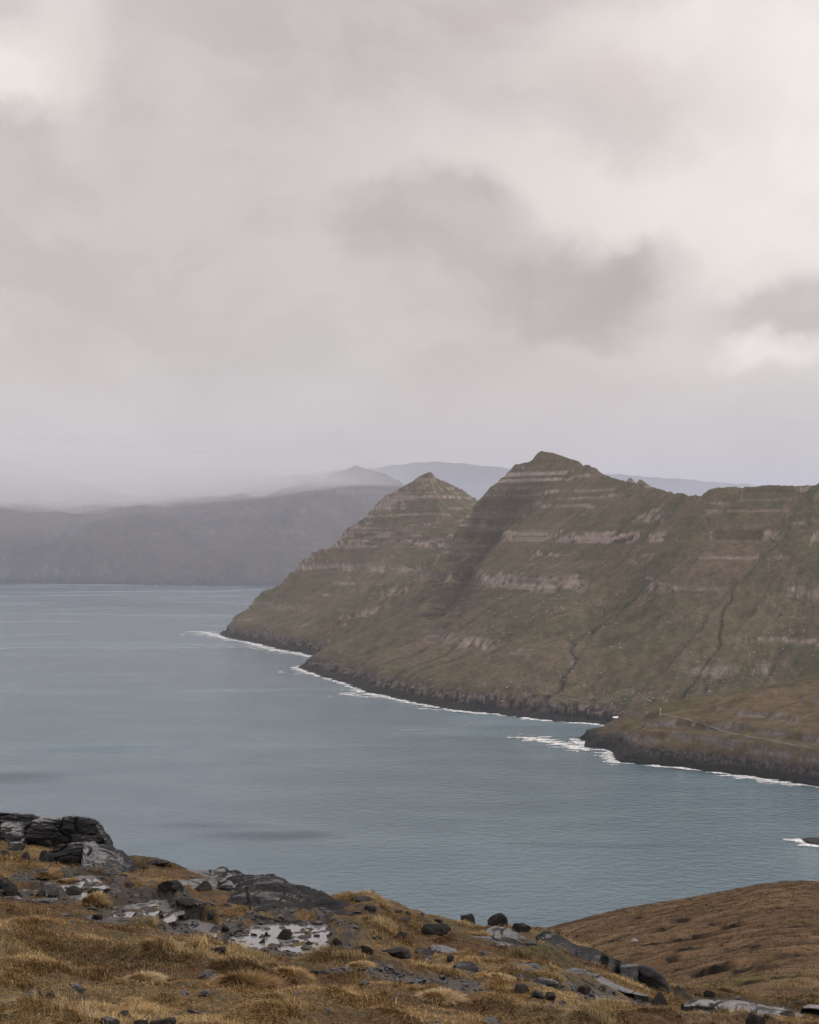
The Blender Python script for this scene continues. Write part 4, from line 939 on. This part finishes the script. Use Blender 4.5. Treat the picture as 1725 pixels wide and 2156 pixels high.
# ------------------------------------------------------------------ small built things and the skerry
def ribbon(name, pts, H, width, mat, label, d0, d1, lift=0.35):
    P = np.array([H.hit(px, py, d0, d1)[:2] for px, py in pts]); P = densify(P, 4.0)
    for _ in range(6): P[1:-1] = (P[:-2] + 2 * P[1:-1] + P[2:]) / 4
    t = np.gradient(P, axis=0); t /= np.linalg.norm(t, axis=1, keepdims=True); nn = np.stack([-t[:, 1], t[:, 0]], -1)
    rows = []
    zc_ = H.z(P[:, 0], P[:, 1]); zc_ = np.convolve(np.pad(zc_, 4, mode='edge'), np.ones(9) / 9, 'valid')
    for o_, dz in ((-0.62, -1.2), (-0.5, 0), (0, 0.05), (0.5, 0), (0.62, -1.2)):
        q = P + nn * o_ * width; rows.append(np.concatenate([q, (zc_ + lift + dz)[:, None]], 1))
    V = np.stack(rows, 1).reshape(-1, 3)
    o = mesh_obj(name, V, grid_quads(len(P), 5), mat=mat); tag(o, label, name, kind='structure'); return o


ribbon('road', [(1392, 1504), (1420, 1508), (1450, 1517), (1500, 1533), (1560, 1547), (1640, 1563), (1725, 1579), (1850, 1600)], HC, 3.6, M_ROAD, 'narrow grey road crossing the low headland', 1690, 2090, 0.35)
ribbon('path', [(1120, 1462), (1200, 1466), (1290, 1468), (1380, 1473), (1450, 1480), (1530, 1488)], HM, 4.0, plain('turf_bank', (0.045, 0.043, 0.030), .9, .2), 'dark track line along the foot of the mountain', 2150, 2900, 0.5)


def box_mesh(bm, x0, x1, y0, y1, z0, z1):
    vs = [bm.verts.new(p) for p in ((x0, y0, z0), (x1, y0, z0), (x1, y1, z0), (x0, y1, z0), (x0, y0, z1), (x1, y0, z1), (x1, y1, z1), (x0, y1, z1))]
    for f in ((0, 3, 2, 1), (4, 5, 6, 7), (0, 1, 5, 4), (1, 2, 6, 5), (2, 3, 7, 6), (3, 0, 4, 7)): bm.faces.new([vs[i] for i in f])


def part(name, bm, mat, parent):
    bmesh.ops.recalc_face_normals(bm, faces=bm.faces); me = bpy.data.meshes.new(name); bm.to_mesh(me); bm.free(); me.materials.append(mat)
    o = bpy.data.objects.new(name, me); COL.objects.link(o); o.parent = parent; return o


def empty(name, loc, rz=0):
    o = bpy.data.objects.new(name, None); COL.objects.link(o); o.location = loc; o.rotation_euler.z = rz; return o


p = HM.hit(1296, 1513, 2150, 2900)
hut = empty('hut', (p[0], p[1], p[2] - 0.5), math.radians(25)); tag(hut, 'small hut with a white sloping roof by the cove', 'hut')
bm = bmesh.new(); box_mesh(bm, -4.2, 4.2, -2.2, 2.2, -1, 2.2); part('wall', bm, M_DARKW, hut)
bm = bmesh.new()
vs = [bm.verts.new(q) for q in ((-4.6, -2.6, 2.0), (4.6, -2.6, 2.0), (4.6, 0, 4.0), (-4.6, 0, 4.0), (-4.6, 2.6, 2.0), (4.6, 2.6, 2.0))]
for f in ((0, 1, 2, 3), (3, 2, 5, 4), (0, 3, 4), (1, 5, 2), (0, 4, 5, 1)): bm.faces.new([vs[i] for i in f])
part('roof', bm, M_WHITE, hut)
bm = bmesh.new(); box_mesh(bm, -0.5, 0.5, -2.24, -2.16, 0.1, 1.9); part('door', bm, M_WHITE, hut)
p = HC.hit(1391, 1505, 1900, 2200)
bea = empty('beacon', (p[0], p[1], p[2] - 0.5)); tag(bea, 'white beacon post standing on the brow of the low headland', 'beacon')
bm = bmesh.new(); bmesh.ops.create_cone(bm, cap_ends=True, segments=10, radius1=0.22, radius2=0.15, depth=9); bmesh.ops.translate(bm, verts=bm.verts, vec=(0, 0, 4.5)); part('post', bm, M_WHITE, bea)
bm = bmesh.new(); box_mesh(bm, -0.7, 0.7, -0.7, 0.7, 0, 1.6); bmesh.ops.bevel(bm, geom=bm.edges[:], offset=0.1, segments=1); part('base', bm, M_WHITE, bea)
bm = bmesh.new(); bmesh.ops.create_cone(bm, cap_ends=True, segments=12, radius1=0.75, radius2=0.6, depth=1.8); bmesh.ops.translate(bm, verts=bm.verts, vec=(0, 0, 8.2)); part('lantern', bm, M_WHITE, bea)

d = -EYE / float(tan_row(1779))
boulder('black skerry breaking the water at the right edge', 1699, 1762, 1760, 1780, M_BOULD, 1.2, 5, 9, cat='sea rock', name='skerry', group=None, dist=d)
surf('white foam round the skerry', [sea_at(*p) for p in ((1668, 1768), (1690, 1776), (1705, 1781), (1740, 1784))], 16, 351, 0.8, smin=0.5)
hp = HH.hit(1336, 1983, 60, 240)
v, t = rock_mesh(0.9, 0.7, 0.5, 77, 4, 8); o = mesh_obj('boulder', v, None, t, plain('pale_stone', (0.19, 0.185, 0.18), .8)); o.location = (hp[0], hp[1], hp[2] - 0.1)
tag(o, 'single pale boulder lying on the brown moor hill', 'boulder')


def build_scree():
    rng = np.random.RandomState(9); v0, t0 = ico(1); Vs, Ts, Cs, k, n = [], [], [], 0, 0
    while n < 1500:
        u = rng.uniform(float(u_of(1000)), float(u_of(1730))); y = rng.uniform(2280, 3300); x = u * y; z = float(HM.z(x, y))
        if z < 12 or z > 330 or rng.rand() < smooth(120, 330, z) or n2(np.array([x / 120]), np.array([y / 120]), 4)[0] < rng.uniform(-0.6, 0.3): continue
        s = rng.choice([0.6, 0.9, 1.4, 2.0], p=[.45, .35, .15, .05]); v = v0 * rng.uniform(.7, 1.2, 3) * s
        Vs.append(v + np.array((x, y, z + s * .3))); Ts.append(t0 + k); k += len(v0); n += 1
        Cs.append(np.tile(np.array((0.26, 0.24, 0.225)) * rng.uniform(.6, 1.4), (len(v0), 1)))
    o = mesh_obj('scree', np.vstack(Vs), None, np.vstack(Ts), M_MOUNT, np.vstack(Cs)); tag(o, 'pale fallen stones scattered over the lower mountainside', 'scree', kind='stuff')


build_scree()

# ------------------------------------------------------------------ air
def volume_mat(name, dens, colour, aniso=0.2):
    m = bpy.data.materials.new(name); m.use_nodes = True; t = m.node_tree; t.nodes.clear(); k = NT(t)
    v = k.n('ShaderNodeVolumePrincipled', {'Color': (*colour, 1), 'Density': dens, 'Anisotropy': aniso})
    k.n('ShaderNodeOutputMaterial', {'Volume': v.outputs[0]}); return m


bm = bmesh.new(); box_mesh(bm, -42000, 42000, -200, 62000, -60, 1700)
hz = part('haze', bm, volume_mat('haze_air', 2.9e-5, (0.90, 0.92, 1.0), 0.35), None); tag(hz, 'thin sea haze filling the fjord', 'haze', kind='stuff')


def cloud_bank(name, label, x0, x1, y0, y1, zlow, ztop, dens, seed, rough=1.0, aniso=0.6):
    """low cloud with a ragged underside that thins towards its edges"""
    n, m = 90, 60
    xs = np.linspace(x0, x1, n); yy = np.linspace(y0, y1, m); X, Y = np.meshgrid(xs, yy)
    a = (X - x0) / (x1 - x0); b = (Y - y0) / (y1 - y0)
    e = smooth(0, 0.12, a) * smooth(1, 0.62, a) * smooth(0, 0.25, b) * smooth(1, 0.9, b)
    mid = (zlow + ztop) / 2
    lo = zlow + rough * (55 * fbm(X / 800, Y / 1500, 4, seed) + 30 * fbm(X / 260, Y / 900, 3, seed + 1))
    lo = lo - 52 * smooth(0.88, 0.60, a)
    lo = lerp(mid, lo, e); up = lerp(mid + 1, ztop + 40 * fbm(X / 1500, Y / 1500, 3, seed + 2), e)
    V = np.concatenate([np.stack([X, Y, lo], -1).reshape(-1, 3), np.stack([X, Y, np.maximum(up, lo + 1)], -1).reshape(-1, 3)])
    q = grid_quads(m, n); N = n * m
    idx = np.arange(N).reshape(m, n); ring = np.concatenate([idx[0, :-1], idx[:-1, -1], idx[-1, :0:-1], idx[:0:-1, 0]])
    side = np.array([(ring[i], ring[(i + 1) % len(ring)], ring[(i + 1) % len(ring)] + N, ring[i] + N) for i in range(len(ring))])
    o = mesh_obj(name, V, np.vstack([q[:, ::-1], q + N, side]), mat=volume_mat(name + '_vapour', dens, (1, 0.99, 0.99), aniso)); tag(o, label, 'cloud', kind='stuff')


cloud_bank('cloud', 'low cloud bank hiding the far mountain tops', -6200, 300, 5900, 12600, 535, 800, 8.0e-4, 401)
cloud_bank('rain', 'veil of rain falling from the low cloud on the left', -6200, -150, 5600, 9400, 330, 850, 5.5e-5, 421, 2.2)

bm = bmesh.new(); box_mesh(bm, -9000, 9500, 5600, 20000, -50, 1000)
mist = part('mist', bm, volume_mat('mist_air', 5.6e-5, (0.74, 0.80, 1.0), 0.4), None); tag(mist, 'grey rain mist hanging before the far mountains', 'mist', kind='stuff')
